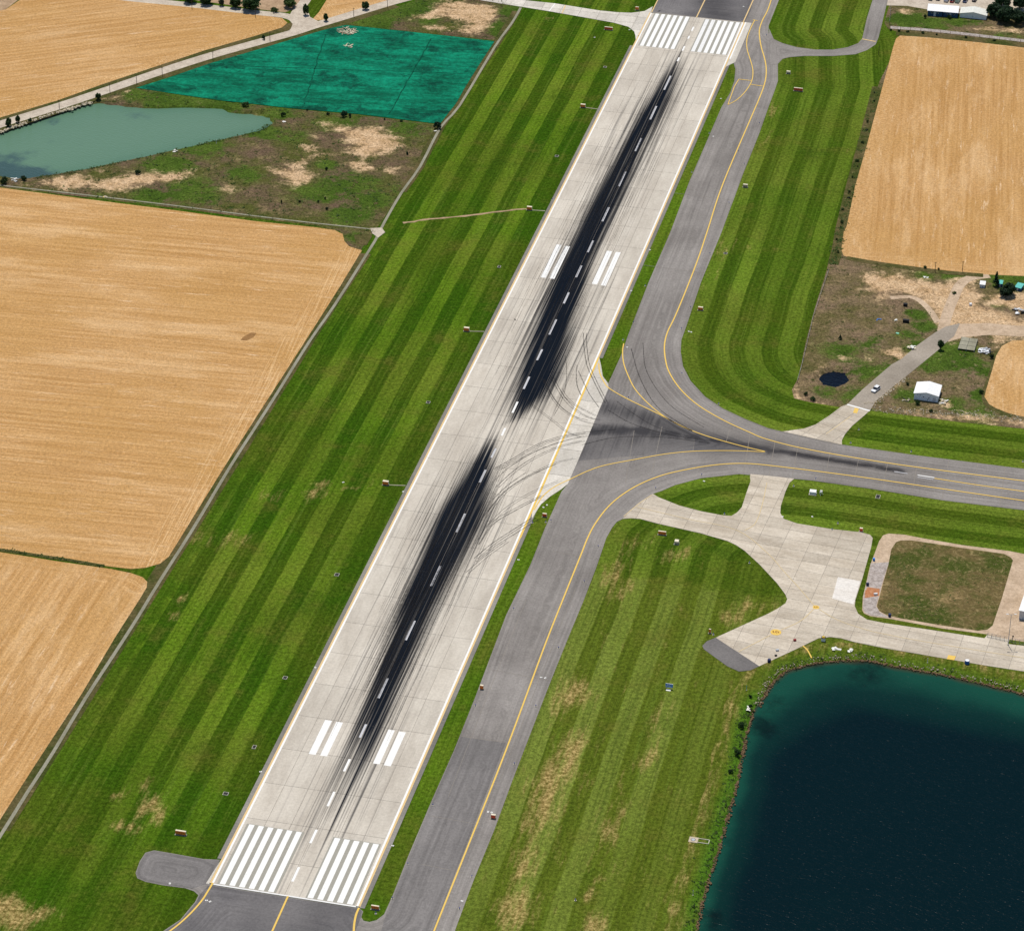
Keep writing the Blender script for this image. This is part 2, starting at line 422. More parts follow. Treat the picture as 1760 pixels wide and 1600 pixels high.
M['asphalt_dark'] = asphalt('pad_asphalt', (.115, .108, .108), (.185, .172, .166))
M['asphalt_mid'] = asphalt('patch_asphalt', (.158, .146, .138), (.215, .198, .186))
M['asphalt_old'] = asphalt('road_asphalt', (.265, .225, .178), (.36, .31, .25))
M['shoulder'] = asphalt('shoulder_asphalt', (.19, .175, .155), (.26, .24, .21))
def paint(name, c, wear=.42, rough=.6):
    t = T(name, rough, .3); n = t.noise(None, .9, 5.0, .8); st = t.noise(t.streak(RU, .08, 1.3), 1.0, 4.0, .8)
    k = t.mix(t.math('MULTIPLY', t.rng(st, .56, .8), wear), c, (.30, .27, .23))
    t.color(t.gain(k, t.rng(n, .3, .7, .93, 1.05))); return t.m
M['white'] = paint('white_paint', (.80, .78, .73)); M['white_worn'] = paint('worn_white_paint', (.50, .49, .49), .4)
M['rubbed'] = paint('rubbed_white_paint', (.74, .72, .68), .85)
M['yellow'] = paint('yellow_paint', (.72, .47, .085), .25); M['yellow_pale'] = paint('pale_yellow_paint', (.66, .46, .20), .4)
M['contrast'] = paint('contrast_paint', (.31, .29, .235), .3); M['yellow_faint'] = paint('faint_yellow_paint', (.58, .45, .25), .6)
t = T('tyre_mark', .9, .2); n = t.noise(None, .7, 5.0, .8); tr = t.node('ShaderNodeBsdfTransparent'); mx = t.node('ShaderNodeMixShader')
t.color((.03, .028, .028)); t.set(mx.inputs[0], t.rng(n, .3, .7, .12, .62)); t.t.links.new(tr.outputs[0], mx.inputs[1]); t.t.links.new(t.b.outputs[0], mx.inputs[2])
t.t.links.new(mx.outputs[0], t.t.nodes['Material Output'].inputs['Surface']); M['skid'] = t.m
# waste ground: sand / dry brown / green, driven by 'sand' and 'green'
t = T('scrub', .95, .1)
sa = t.attr('sand'); gr = t.attr('green'); tn = t.attr('tan'); hi = t.noise(None, .16, 7.0, .75); h2 = t.noise(None, .05, 5.0, .7); f = t.noise(None, .9, 4.0, .8); sp = t.noise(None, 1.9, 2.0, .9)
c = t.mix(t.rng(h2, .36, .62), (.125, .082, .052), (.075, .085, .018))
c = t.mix(t.math('MULTIPLY', tn, t.rng(hi, .3, .6, .5, 1.0)), c, t.mix(t.rng(h2, .4, .6), (.255, .18, .105), (.165, .115, .06)))
c = t.mix(t.math('MULTIPLY', t.rng(hi, .5, .66), .8), c, (.235, .17, .085))
c = t.mix(t.rng(t.math('ADD', gr, t.math('MULTIPLY', t.math('SUBTRACT', hi, .5), 1.8)), .4, .75), c, t.mix(t.rng(h2, .4, .65), (.052, .092, .012), (.085, .128, .02)))
c = t.mix(t.rng(t.math('ADD', sa, t.math('MULTIPLY', t.math('SUBTRACT', t.math('ADD', t.math('MULTIPLY', hi, .6), t.math('MULTIPLY', t.noise(None, .05, 6.0, .8), .4)), .5), 3.4)), .42, .90), c, t.mix(t.rng(hi, .35, .65), (.45, .285, .145), (.60, .42, .25)))
c = t.mix(t.math('MULTIPLY', t.rng(t.noise(None, .22, 6.0, .85), .53, .64), t.math('SUBTRACT', 1.0, t.rng(sa, .45, .7, 0, .85))), c, (.028, .045, .008))
c = t.gain(c, t.math('MULTIPLY', t.rng(f, .3, .72, .52, 1.45), t.rng(sp, .3, .72, .72, 1.3)))
c = t.mix(t.rng(t.noise(None, 1.1, 2.0, .9), .70, .78, 0, .7), c, (.50, .42, .27))
c = t.mix(t.rng(t.noise(None, .75, 2.0, .8), .29, .22, 0, .75), c, (.025, .035, .012))
t.color(c); t.bump(t.math('ADD', hi, f), .6, .5); M['scrub'] = t.m
t = T('rough_grass', .95, .1); f = t.noise(None, .7, 4.0, .8); h2 = t.noise(None, .06, 5.0, .7)
c = t.mix(t.rng(h2, .35, .65), (.050, .062, .014), (.12, .092, .04)); c = t.mix(t.rng(f, .55, .75, 0, .6), c, (.20, .165, .075))
t.color(t.gain(c, t.rng(f, .3, .7, .7, 1.25))); t.bump(f, .6, .4); M['rough_grass'] = t.m
t = T('dry_meadow', .95, .1); f = t.noise(None, .8, 4.0, .85); h2 = t.noise(None, .055, 6.0, .7); sw_ = t.noise(None, .3, 4.0, .8, 2.0)
c = t.mix(t.rng(h2, .40, .58), (.056, .072, .014), (.135, .10, .040)); c = t.mix(t.rng(sw_, .50, .68, 0, .7), c, (.30, .225, .105)); c = t.mix(t.rng(t.noise(None, .04, 6.0, .75), .56, .72, 0, .8), c, (.40, .27, .13))
t.color(t.gain(c, t.rng(f, .3, .7, .68, 1.3))); t.bump(f, .6, .4); M['meadow'] = t.m
def dirt(name, lo, hi, sc=.2):
    t = T(name, .95, .1); f = t.noise(None, 1.0, 4.0, .8); h = t.noise(None, sc, 6.0, .7)
    c = t.mix(t.rng(h, .3, .7), lo, hi); c = t.gain(c, t.rng(f, .3, .7, .82, 1.15)); c = t.mix(t.rng(t.noise(None, .8, 2.0, .8), .28, .22, 0, .6), c, (.13, .09, .05))
    t.color(c); t.bump(f, .4, .3); return t.m
M['dirt'] = dirt('sandy_dirt', (.40, .29, .19), (.57, .43, .30)); M['gravel'] = dirt('grey_gravel', (.30, .25, .215), (.46, .40, .36), .5)
M['track_dirt'] = dirt('track_dirt', (.42, .35, .27), (.57, .49, .39)); M['brown_dirt'] = dirt('brown_dirt', (.30, .20, .12), (.46, .32, .2)); M['soil'] = dirt('dark_soil', (.22, .115, .045), (.33, .18, .07), .4); M['orange_dirt'] = dirt('orange_dirt', (.36, .13, .05), (.5, .25, .13), .6)
# green net over the field
t = T('green_net', .8, .2); f = t.noise(None, .5, 5.0, .8); h = t.noise(t.streak(pdir((300, 150), (700, 180)), .04, .14), 1.0, 6.0, .7); h2 = t.noise(None, .03, 5.0, .65)
c = t.mix(t.rng(h, .38, .62), (.003, .088, .046), (.005, .195, .105)); c = t.mix(t.rng(h2, .5, .68, 0, .8), c, (.003, .05, .03)); c = t.mix(t.rng(t.noise(None, .06, 6.0, .8), .50, .64, 0, .75), c, (.003, .038, .024)); c = t.mix(t.rng(t.noise(None, .02, 5.0, .7), .5, .7, 0, .5), c, (.006, .26, .15))
c = t.gain(c, t.rng(f, .3, .7, .66, 1.35)); c = t.mix(t.rng(t.noise(None, .55, 3.0, .9), .70, .77, 0, .6), c, (.35, .42, .33))
t.color(c); t.bump(t.math('ADD', f, h), .5, .5); M['net'] = t.m
# water
def water(name, shallow, deep, edge_attr=True, rough=.12, weed=(.01, .02, .03), spec=.5):
    t = T(name, rough, spec); t.b.inputs['IOR'].default_value = 1.33
    dp = t.attr('depth'); n = t.noise(None, .03, 4.0, .6); w = t.noise(None, .045, 5.0, .75)
    d2 = t.math('ADD', dp, t.math('MULTIPLY', t.math('SUBTRACT', n, .5), .5))
    c = t.mix(t.rng(d2, .02, .42), shallow, tuple(.25*a + .75*b for a, b in zip(shallow, deep))); c = t.mix(t.rng(d2, .35, 1.0), c, deep); c = t.mix(t.rng(dp, .06, .0), c, tuple(.5*q for q in (.09, .075, .04)) if spec == .06 else shallow)
    c = t.mix(t.math('MULTIPLY', t.rng(t.math('ADD', w, t.math('MULTIPLY', t.attr('weed'), .35)), .62, .95), .75), c, weed)
    t.color(c); wv = t.noise(t.streak((.8, -.6), .35, 1.1), 1.0, 3.0, .6); t.bump(wv, .45, .5); return t.m
M['lake'] = water('lake_water', (.007, .058, .038), (.0009, .0092, .0122), weed=(.001, .004, .006), spec=.06, rough=.22)
M['pond'] = water('pond_water', (.085, .172, .105), (.105, .195, .122), weed=(.02, .045, .06), rough=.3, spec=.3)
M['tarn'] = water('tarn_water', (.001, .003, .007), (.0006, .002, .006), spec=.25)
def leaf(name, lo, hi):
    t = T(name, .7, .2); n = t.noise(None, .9, 3.0, .7); c = t.mix(t.rng(n, .3, .7), lo, hi)
    c = t.gain(c, t.rng(t.rand(), 0, 1, .8, 1.25, smooth=False)); t.color(c)
    tl = t.node('ShaderNodeBsdfTranslucent'); t.set(tl.inputs['Color'], t.gain(c, 1.4)); mx = t.node('ShaderNodeMixShader'); mx.inputs[0].default_value = .4
    t.t.links.new(t.b.outputs[0], mx.inputs[1]); t.t.links.new(tl.outputs[0], mx.inputs[2]); t.t.links.new(mx.outputs[0], t.t.nodes['Material Output'].inputs['Surface']); return t.m
M['leaf'] = leaf('broad_leaves', (.020, .045, .014), (.045, .088, .024)); M['leaf_light'] = leaf('light_leaves', (.035, .07, .016), (.075, .115, .03))
M['needle'] = leaf('needles', (.013, .036, .016), (.034, .068, .026)); M['leaf_grey'] = leaf('grey_leaves', (.035, .05, .03), (.07, .085, .05))
M['weed'] = leaf('weed_leaves', (.045, .085, .014), (.085, .14, .028)); M['drystalk'] = leaf('dry_stalks', (.20, .145, .06), (.36, .27, .13)); M['bark'] = plain('bark', (.085, .06, .04), .95)
for k, c, r in [('orange', (.95, .25, .04), .5), ('red', (.80, .11, .04), .5), ('cream', (.72, .64, .47), .6), ('sign_white', (.80, .77, .70), .5), ('legend', (.70, .13, .03), .5), ('black', (.012, .012, .013), .7), ('blue', (.02, .12, .36), .5), ('signblue', (.03, .24, .72), .45),
                ('navy', (.012, .022, .085), .5), ('steel', (.42, .43, .44), .45), ('rust', (.25, .09, .035), .9), ('white_sheet', (.80, .79, .77), .55), ('bluewall', (.018, .065, .15), .6), ('greywall', (.55, .56, .57), .7), ('palewall', (.80, .82, .84), .7),
                ('turquoise', (.10, .48, .42), .55), ('glass', (.02, .025, .035), .15), ('rubber', (.02, .02, .02), .8), ('car_white', (.78, .78, .78), .3), ('car_dark', (.03, .035, .045), .3), ('car_red', (.35, .03, .03), .3), ('car_blue', (.03, .09, .25), .3), ('car_green', (.35, .48, .38), .35),
                ('grate', (.03, .03, .03), .8), ('rim', (.52, .48, .38), .9), ('wood', (.30, .21, .12), .9), ('canvas', (.70, .69, .62), .8), ('rock', (.40, .335, .25), .95), ('shore', (.17, .11, .06), .95), ('lamp_blue', (.03, .06, .35), .4), ('lamp_yellow', (.75, .5, .05), .5), ('tan', (.5, .42, .3), .9), ('green_tarp', (.25, .6, .42), .7), ('chain', (.30, .31, .31), .6)]:
    M[k] = plain(k, c, r, .12, 1.5)

# ------------------------------------------------------------------ outlines (photo pixels -> ground)
TAXI_PX = [(359,1520),(619,1561),(624,1566),(621,1576),(625,1582),(635,1584),(647,1581),(660,1571),(666,1558),(675,1538),(702,1470),(740,1380),(780,1290),(816,1200),(870,1057),(912,970),(937,907),(965,845),(976,832),(990,800),(1046,667),(1045,660),(1052,645),(1067,612),(1080,575),(1115,485),(1152,400),(1185,312),(1240,185),(1255,160),(1262,140),(1264,120),(1261,110),(1258,105),(1287,42),(1280,40),(1117,22),(1124,13),(1130,0),(1140,-22),
           (1350,-22),(1339,0),(1327,30),(1321,45),(1321,57),(1327,66),(1338,73),(1338,101),(1337,109),(1337,120),(1337,140),(1332,155),(1320,187),(1305,230),(1277,300),(1240,400),(1205,485),(1180,560),(1171,585),(1170,605),(1174,630),(1187,655),(1212,682),(1242,702),(1280,720),(1320,736),(1345,742),(1445,764),(1570,782),(1760,806),(1850,818),
           (1850,891),(1760,877),(1620,860),(1495,840),(1395,826),(1320,819),(1270,815),(1205,822),(1160,834),(1137,844),(1122,849),(1097,865),(1070,892),(1060,897),(1052,907),(1042,925),(1025,975),(1002,1035),(975,1100),(952,1157),(935,1200),(912,1260),(880,1343),(850,1425),(815,1510),(787,1585),(760,1660),
           (160,1660),(260,1612),(280,1600),(310,1580),(335,1550),(341,1538),(333,1531),(318,1526),(280,1521),(250,1515),(236,1509),(233,1500),(240,1480),(250,1465),(265,1461),(300,1467),(350,1476),(378,1477)]
TAXI = P2(TAXI_PX)
LAKE_PX = [(1187,1650),(1197,1600),(1207,1550),(1222,1500),(1235,1460),(1250,1405),(1265,1355),(1274,1305),(1282,1265),(1295,1220),(1310,1198),(1322,1177),(1345,1155),(1370,1146),(1402,1139),(1445,1135),(1490,1135),(1520,1141),(1570,1150),(1645,1164),(1720,1182),(1760,1192),(1850,1218),(1960,1260),(1960,1760),(1160,1760)]
POND_PX = [(-60,298),(0,303),(20,307),(62,305),(125,295),(250,270),(350,247),(440,227),(465,215),(468,210),(460,203),(440,198),(400,195),(370,187),(250,186),(200,182),(160,179),(82,203),(0,230),(-60,250)]
TARN_PX = [(1433.5 + 24.5*math.cos(a) + .8*math.sin(5*a), 652 + 13*math.sin(a) + .5*math.cos(4*a)) for a in np.linspace(0, 2*math.pi, 28, endpoint=False)]
def shore(px, z, n=4):
    q = [tuple(P(x, y, z)[:2]) for x, y in px]; q = smooth_line(q + [q[0]], n)[:-1]
    out = []
    for i, p in enumerate(q):   # ragged bank
        r = .35*math.sin(i*1.7) + .3*math.sin(i*.77+1); out.append((p[0] + r*.6, p[1] + r))
    return out
WL = -0.8
LAKE, POND, TARN = shore(LAKE_PX, WL), shore(POND_PX, WL, 5), shore(TARN_PX, -1.2, 2)
def offset(poly, w):
    L = np.array(poly); a = sum(L[i-1][0]*L[i][1] - L[i][0]*L[i-1][1] for i in range(len(L)))
    t = np.roll(L, -1, 0) - np.roll(L, 1, 0); t /= np.linalg.norm(t, axis=1)[:, None] + 1e-9
    n = np.stack([t[:, 1], -t[:, 0]], 1) * (1 if a > 0 else -1)
    return [tuple(q) for q in L + n*w]
def blobs(xy, items, ex=1.0):
    """items: (px, py, radius m across, strength, stretch along runway)"""
    r = np.zeros(len(xy))
    for it in items:
        px, py, rad, st = it[:4]; k = it[4] if len(it) > 4 else 1.0
        d = xy - P(px, py)[:2]; a, b = d @ RU, d @ RV
        r = np.maximum(r, st*np.exp(-((a/(rad*k))**2 + (b/rad)**2)))
    return r

# ------------------------------------------------------------------ ground sheet (mown airfield grass)
DRY = [(975,1195,4.5,.95,2.5),(1000,1190,5,.6,2),(960,1330,5,.9,5),(985,1300,4,.85,5),(935,1380,6,.8,4),(905,1480,5,.7,3),(1060,975,4,.85,4),(1075,945,5,.8,2),(1105,935,6,.75,1),(1165,955,6,.7,1.3),(1180,945,4,.75,1),(885,1560,6,.85,2.5),(1020,1590,5,.8,1.5),(1035,1508,1.6,1.0,1),(1010,1540,3,.7,1),(1115,1300,3,.5,3),(1050,1420,4,.55,5),(1130,1250,4,.5,3),
       (258,1383,3.2,1.05,2.6),(205,1417,3,.95,1.4),(225,1425,4,.8,1.2),(245,1350,4,.6,2),(275,1400,5,.65,1.4),(195,1370,3,.75,1),(5,1560,5,1.0,2),(30,1580,6,.95,1.2),(60,1573,5,.9,.9),(90,1567,5,.8,.7),(30,1560,5,.85,1),
       (555,832,5,.75,.8),(540,848,7,.7,.7),(605,838,4,.8,.6),(470,850,6,.55,1),(650,830,4,.5,1),(310,1030,3,.7,1.5),(300,1060,3.5,.75,1.5),(345,925,8,.5,1),(405,925,8,.6,.8),(1248,428,5,.85,2),(1290,425,7,.55,.6),(945,33,3,.85,1),(1452,259,2,1,1),(1330,190,4,.6,3),(1320,230,4,.5,3),(1270,1350,3,.6,2),(1200,1460,6,.55,2),(1195,1500,5,.65,2),(1220,1420,4,.6,2),(1265,1060,6,.6,1),(1290,1040,6,.6,1),(1400,1010,4,.4,1),(1205,480,3,.6,5),(1230,470,4,.4,5),(960,1050,3,.5,4),(1075,1010,3,.6,3),(1370,82,5,.5,1),(1210,1550,3,.6,2)]
LUSH = [(1295,1260,4,.8,3),(1280,1320,4,.8,4),(1262,1400,4,.8,4),(1240,1480,4,.7,3),(1215,1560,4,.8,3)]
gx = np.concatenate([[-6000, -2500, -900, -480], np.arange(-330, 331, 3.0), [480, 900, 2500, 6000]])
gy = np.concatenate([[-3000, -500, 300, 560], np.arange(640, 1501, 3.0), [1650, 2100, 4000, 12000]])
X, Y = np.meshgrid(gx, gy); gv = np.stack([X.ravel(), Y.ravel()], 1)
u_, v_ = UV(gv); dt = -sdf(gv, TAXI)
west = v_ < 3
s_at = np.where(west, -v_ - 9.2, dt)
amt = np.where(west, np.where((u_ > -10) & (v_ > -58), sstep(-v_, 7, 10) * (1 - .45*sstep(u_, 120, 0)), .25), np.where(v_ < 52.5, .7, .88 + .12*sstep(u_, 250, 300)))
amt = np.where(np.abs(gv[:, 0]) > 300, .3, amt); amt = np.where(~west & (dt > 44), amt*.35, amt)
dry_at = np.where(v_ < 0, 1.12, .86)*blobs(gv, DRY) + np.where((v_ > 73) & (u_ < 190), .22, np.where(v_ > 60, .06, .0))
old_at = np.where(v_ > 60, np.where(u_ < 190, .95, .25), 0.0)
cenx = (X[:-1, :-1] + X[1:, 1:])/2; ceny = (Y[:-1, :-1] + Y[1:, 1:])/2; gc = np.stack([cenx.ravel(), ceny.ravel()], 1)
dropq = (sdf(gc, LAKE) > -6) | (sdf(gc, POND) > -6) | (sdf(gc, TARN) > -6)
W = len(gx); ii, jj = np.meshgrid(np.arange(W-1), np.arange(len(gy)-1)); b = (jj*W + ii).ravel()
gf = np.stack([b, b+1, b+W+1, b+W], 1)[~dropq]
ground = link('ground', mesh_from('ground', np.column_stack([gv, np.zeros(len(gv))]), gf, {'s': s_at, 'amt': amt, 'dry': dry_at, 'lush': blobs(gv, LUSH)*.5, 'old': old_at}), M['grass'])
tag(ground, 'mown green airfield grass with light and dark stripes around the runway', None, None, 'structure')

# ------------------------------------------------------------------ water and banks
def bank_z(poly, zw, run=1.6, top=.05):
    def fn(xy):
        d = -sdf(xy, poly); return np.where(d > run, top, top + (zw - .25 - top)*(1 - sstep(d, -.6, run)))
    return fn
def lake_attr(xy):
    return {'s': -UV(xy)[1], 'amt': np.zeros(len(xy)), 'dry': .25 + .35*sstep(-sdf(xy, LAKE), 3, 7), 'old': .9*np.ones(len(xy)), 'lush': .62*sstep(-sdf(xy, LAKE), 5.5, 2.0)*np.where(UV(xy)[0] < 135, 1, .4)}
grid_sheet('lake_bank', offset(LAKE, 9), .05, M['grass'], 1.6, lake_attr, holes=[offset(LAKE, -.7)], zfn=bank_z(LAKE, WL, 1.4), label='grassy bank running round the dark lake')
def water_body(name, poly, z, mat, step, dep, label, weeds=()):
    return grid_sheet(name, offset(poly, .4), z, mat, step, lambda xy: {'depth': np.clip(sdf(xy, poly)/(dep*(1.0 if name != 'lake' else .34 + 1.25*sstep(UV(xy)[0], 95, 160))), 0, 1), 'weed': blobs(xy, weeds)}, label=label)
water_body('lake', LAKE, WL, M['lake'], 4.0, 34.0, 'deep dark green lake beside the airfield', [(1495,1152,9,1.3,.9),(1310,1245,6,1.1),(1255,1440,4,1),(1222,1568,5,1.1),(1400,1142,4,.9),(1330,1200,6,.8),(1550,1160,5,.6)])
water_body('pond', POND, WL, M['pond'], 3.0, 20.0, 'milky green pond below the green net field', [(40,300,13,2.4,.7),(30,265,14,.95),(10,290,12,1.6),(240,196,9,.9,.8),(92,207,5,1),(330,258,9,.35,.5)])
water_body('tarn', TARN, -1.2, M['tarn'], 2.0, 8.0, 'small round dark pool in the dry waste ground')

# ------------------------------------------------------------------ waste ground
SL = P2([(-80,232),(0,221),(125,179),(200,155),(234,150),(300,163),(375,174),(440,181),(490,187),(615,198),(740,213),(757,214),(752,226),(722,284),(690,328),(655,383),(640,402),(620,430),(592,420),(585,398),(540,388),(440,376),(300,358),(150,340),(0,322),(-80,310)])
SAND_L = [P2(q) for q in ([(554,214),(615,215),(660,217),(665,230),(690,240),(692,250),(680,260),(640,272),(600,265),(590,255),(600,250),(585,240),(565,222)], [(590,275),(615,275),(655,287),(640,300),(615,297),(592,287)], [(487,285),(532,267),(550,267),(530,280),(522,290),(545,300),(535,315),(502,320),(475,305),(459,292)],
          [(47,316),(100,302),(140,299),(162,310),(212,302),(250,295),(335,295),(310,310),(250,322),(200,331),(150,325),(100,327)], [(535,230),(565,230),(560,240),(540,240)], [(522,252),(547,253),(545,262),(525,262)], [(660,290),(690,285),(680,300),(665,300)], [(380,315),(400,312),(395,330),(378,330)], [(175,170),(215,158),(220,168),(190,172)])]
GREEN_L = [(440,212,7,.9),(455,228,9,.9),(350,252,14,.7),(290,285,14,.75),(260,337,10,.8),(330,330,16,.7),(560,283,5,1),(600,320,20,.6),(550,330,14,.7),(700,330,10,.6),(500,235,12,.5),(300,174,16,.9),(380,180,14,.8),(230,163,8,.8),(480,195,10,.7),(590,212,20,.5),(700,222,12,.6),(640,345,10,.8),(600,370,10,.9),(420,300,10,.7),(160,345,12,.5),(610,410,6,.8)]
def scrub_attr(sands, greens, base=.0, gbase=.30, tan=.0, top=.34, soft=11.0):
    def fn(xy):
        s = np.full(len(xy), base)
        for q in sands: s = np.maximum(s, .5 + np.clip(sdf(xy, q)/soft, -.6, top))
        return {'sand': np.clip(s, 0, 1), 'green': np.clip(gbase + blobs(xy, greens), 0, 1), 'tan': np.full(len(xy), tan)}
    return fn
grid_sheet('waste_ground', SL, .05, M['scrub'], 2.0, scrub_attr(SAND_L, GREEN_L, .17, .16, .10, .5, 14.0), holes=[offset(POND, -.7)], zfn=bank_z(POND, WL, 1.6), label='patchy sandy waste ground with weeds beside the milky pond')
S2 = P2([(565,50),(600,38),(665,18),(712,2),(760,-22),(880,-22),(900,12),(893,20),(852,70),(790,64),(690,53),(595,43)])
SAND_2 = [P2(q) for q in ([(740,8),(790,2),(840,8),(862,16),(858,30),(842,50),(825,62),(800,61),(778,52),(800,44),(792,36),(762,32),(700,34),(708,26),(740,18)], [(720,44),(760,45),(790,53),(740,51)])]
grid_sheet('waste_ground', S2, .05, M['scrub'], 2.2, scrub_attr(SAND_2,  [(640,33,10,.9),(700,12,14,.8),(870,50,9,.8),(880,20,8,.7),(740,35,8,.5),(640,47,8,.8)]), label='sandy weedy waste ground above the green net field')
SR = P2([(1536,95),(1545,62),(1810,80),(1850,80),(1850,745),(1760,737),(1645,725),(1570,715),(1495,706),(1470,704),(1445,700),(1395,692),(1365,685),(1361,670),(1372,650),(1385,587),(1402,525),(1420,467),(1437,400),(1440,395),(1457,325),(1480,237),(1500,175),(1512,140),(1526,112)])
SAND_R = [P2(q) for q in ([(1480,470),(1500,470),(1545,470),(1580,480),(1620,485),(1640,480),(1650,475),(1670,478),(1690,478),(1672,490),(1690,505),(1690,520),(1720,530),(1760,548),(1850,550),(1850,585),(1760,582),(1695,578),(1650,582),(1625,592),(1607,574),(1612,558),(1600,540),(1585,525),(1560,510),(1540,505),(1520,522),(1500,510),(1485,495),(1478,480)], [(1512,600),(1545,598),(1562,612),(1550,619),(1520,611)], [(1360,674),(1370,660),(1382,680),(1400,690),(1440,699),(1395,694),(1364,688)],
          [(1500,703),(1600,710),(1680,713),(1760,722),(1850,732),(1850,742),(1760,733),(1640,723),(1560,713)], [(1700,505),(1760,500),(1850,505),(1850,548),(1760,540),(1720,530),(1690,520)], [(1435,612),(1485,608),(1490,616),(1440,618)], [(1480,690),(1520,668),(1545,655),(1560,642),(1535,668),(1500,695)], [(1700,580),(1745,576),(1730,588),(1712,600)], [(1600,695),(1640,690),(1650,700),(1600,702)], [(1400,640),(1408,632),(1420,630),(1408,642)])]
GREEN_R = [(1590,560,6,.8),(1575,540,5,.9),(1500,590,8,.5),(1450,605,10,.7),(1490,640,9,.7),(1530,635,8,.6),(1470,680,9,.6),(1420,675,6,.6),(1560,680,8,.6),(1640,605,10,.9),(1610,625,8,.9),(1660,625,12,.6),(1690,680,6,.9),(1700,640,5,.8),(1540,480,8,.4),(1690,465,10,.8),(1740,478,12,.9),(1800,480,12,.9),(1580,600,8,.7),(1560,575,7,.6),(1640,695,7,.7),(1500,720,8,.8),(1720,525,6,.6),(1400,600,6,.3),(1680,715,10,.6),(1590,475,6,.6),(1640,470,8,.8)]
grid_sheet('waste_ground', SR, .05, M['scrub'], 1.8, scrub_attr(SAND_R, GREEN_R, .20, .17, .6, .62, 10.0), holes=[offset(TARN, -.5)], zfn=bank_z(TARN, -1.2, 2.2), label='dry brown waste ground and sandy yard right of the taxiway')
ST = P2([(1527,14),(1520,40),(1526,50),(1545,56),(1700,71),(1850,92),(1850,-40),(1545,-40)])
SAND_T = [P2(q) for q in ([(1524,0),(1590,8),(1640,10),(1700,15),(1850,25),(1850,-40),(1545,-40),(1535,-20)], [(1545,15),(1570,18),(1565,26),(1545,24)], [(1660,50),(1700,45),(1760,52),(1760,58),(1700,55)])]
grid_sheet('waste_ground', ST, .05, M['scrub'], 2.2, scrub_attr(SAND_T, [(1560,35,10,.9),(1600,42,9,.7),(1640,36,8,.8),(1545,30,6,.8),(1670,38,6,.6),(1730,62,10,.4)], .0, .2, .4), label='waste ground and sandy yard around the far sheds')

# ------------------------------------------------------------------ stubble fields
def field(px, mat, label, head_edges=None, hw=9.0, step=4.0):
    poly = P2(px)
    def fn(xy):
        d = seg_dist(xy, P2(head_edges)) if head_edges else seg_dist(xy, poly, True)
        return {'d': d, 'head': 1 - sstep(d, hw*.6, hw)}
    return grid_sheet('stubble_field', poly, .09, M[mat], step, fn, label=label)
FA = [(-120,307),(0,323),(150,343),(300,362),(440,381),(540,391),(575,396),(589,403),(592,415),(600,424),(622,431),(585,492),(545,555),(500,625),(440,718),(388,799),(350,860),(310,925),(290,957),(275,969),(250,976),(225,978),(175,972),(100,960),(0,944),(-120,925)]
field(FA, 'straw_across', 'large golden stubble field left of the runway', FA[10:20], 11)
FB = [(-140,926),(0,949),(100,965),(190,978),(225,985),(245,992),(253,1000),(252,1010),(240,1030),(200,1092),(140,1193),(60,1315),(0,1409),(-140,1625)]
field(FB, 'straw_along', 'golden stubble field in the lower left corner', FB[:7], 7)
FC = [(-90,232),(0,203),(100,173),(175,146),(250,121),(350,88),(440,62),(485,48),(494,40),(485,32),(440,25.5),(325,13),(240,4),(150,-8),(60,-14),(35,0),(10,17),(-90,40)]
field(FC, 'straw_far', 'golden stubble field above the diagonal road', FC[1:10], 6)
FD = [(1540,67),(1550,60),(1570,56),(1595,59),(1695,69),(1760,75),(1850,84),(1850,486),(1760,475),(1685,472),(1620,465),(1520,452),(1470,446),(1450,440),(1446,430),(1450,400),(1455,390),(1470,320),(1490,250),(1510,175),(1527,112),(1535,82)]
field(FD, 'straw_right', 'large golden stubble field right of the taxiway', None, 11)
FE = [(1850,580),(1760,585),(1740,586),(1722,595),(1712,612),(1705,637),(1695,670),(1692,682),(1700,695),(1712,702),(1732,710),(1760,717),(1850,730)]
field(FE, 'straw_right', 'small rounded stubble field at the right edge', None, 9, 3)
FF = [(534,37),(548,22),(560,3),(575,-22),(720,-22),(668,0),(640,11),(600,23),(565,34)]
field(FF, 'straw_far', 'small stubble patch behind the road junction', None, 5)
sheet('brown_yard', P2([(300,-22),(330,0),(440,16),(490,22),(510,14),(525,-4),(530,-22)]), .05, M['brown_dirt'], label='bare brown yard under the roadside trees')
sheet('brown_corner', P2([(-60,-22),(50,-22),(32,0),(8,18),(-60,38)]), .06, M['brown_dirt'], label='brown scrub corner beyond the far stubble field')
net = sheet('netted_field', P2([(234,152),(300,131),(360,110),(440,87),(500,69),(565,50),(595,44),(690,54),(790,65),(850,72),(827,107),(800,150),(785,177),(757,213),(740,212),(615,197),(490,186),(440,180),(375,173),(300,162)]), .16, M['net'], label='field covered with bright green netting')
for a, b in (((330,112),(820,128)), ((745,62),(665,203)), ((560,60),(520,186))):
    n_ = 24; L = [tuple(np.array(P(*a)[:2])*(1-k/n_) + np.array(P(*b)[:2])*k/n_ + rng.uniform(-.35, .35, 2)) for k in range(n_+1)]
    L = [q for q in L if sdf([q], P2([(234,152),(595,44),(850,72),(757,213)]))[0] > 1]
    if len(L) > 3: ribbon('net_seam', L, .55, .175, M['net_seam'] if 'net_seam' in M else M.setdefault('net_seam', plain('net_seam', (.003, .068, .038), .9, .5, .3)), net)
sheet('soil_patch', P2([(413,585),(420,578),(432,572),(441,573),(436,580),(424,586)]), .10, M['soil'], label='small brown soil patch in the large left field')
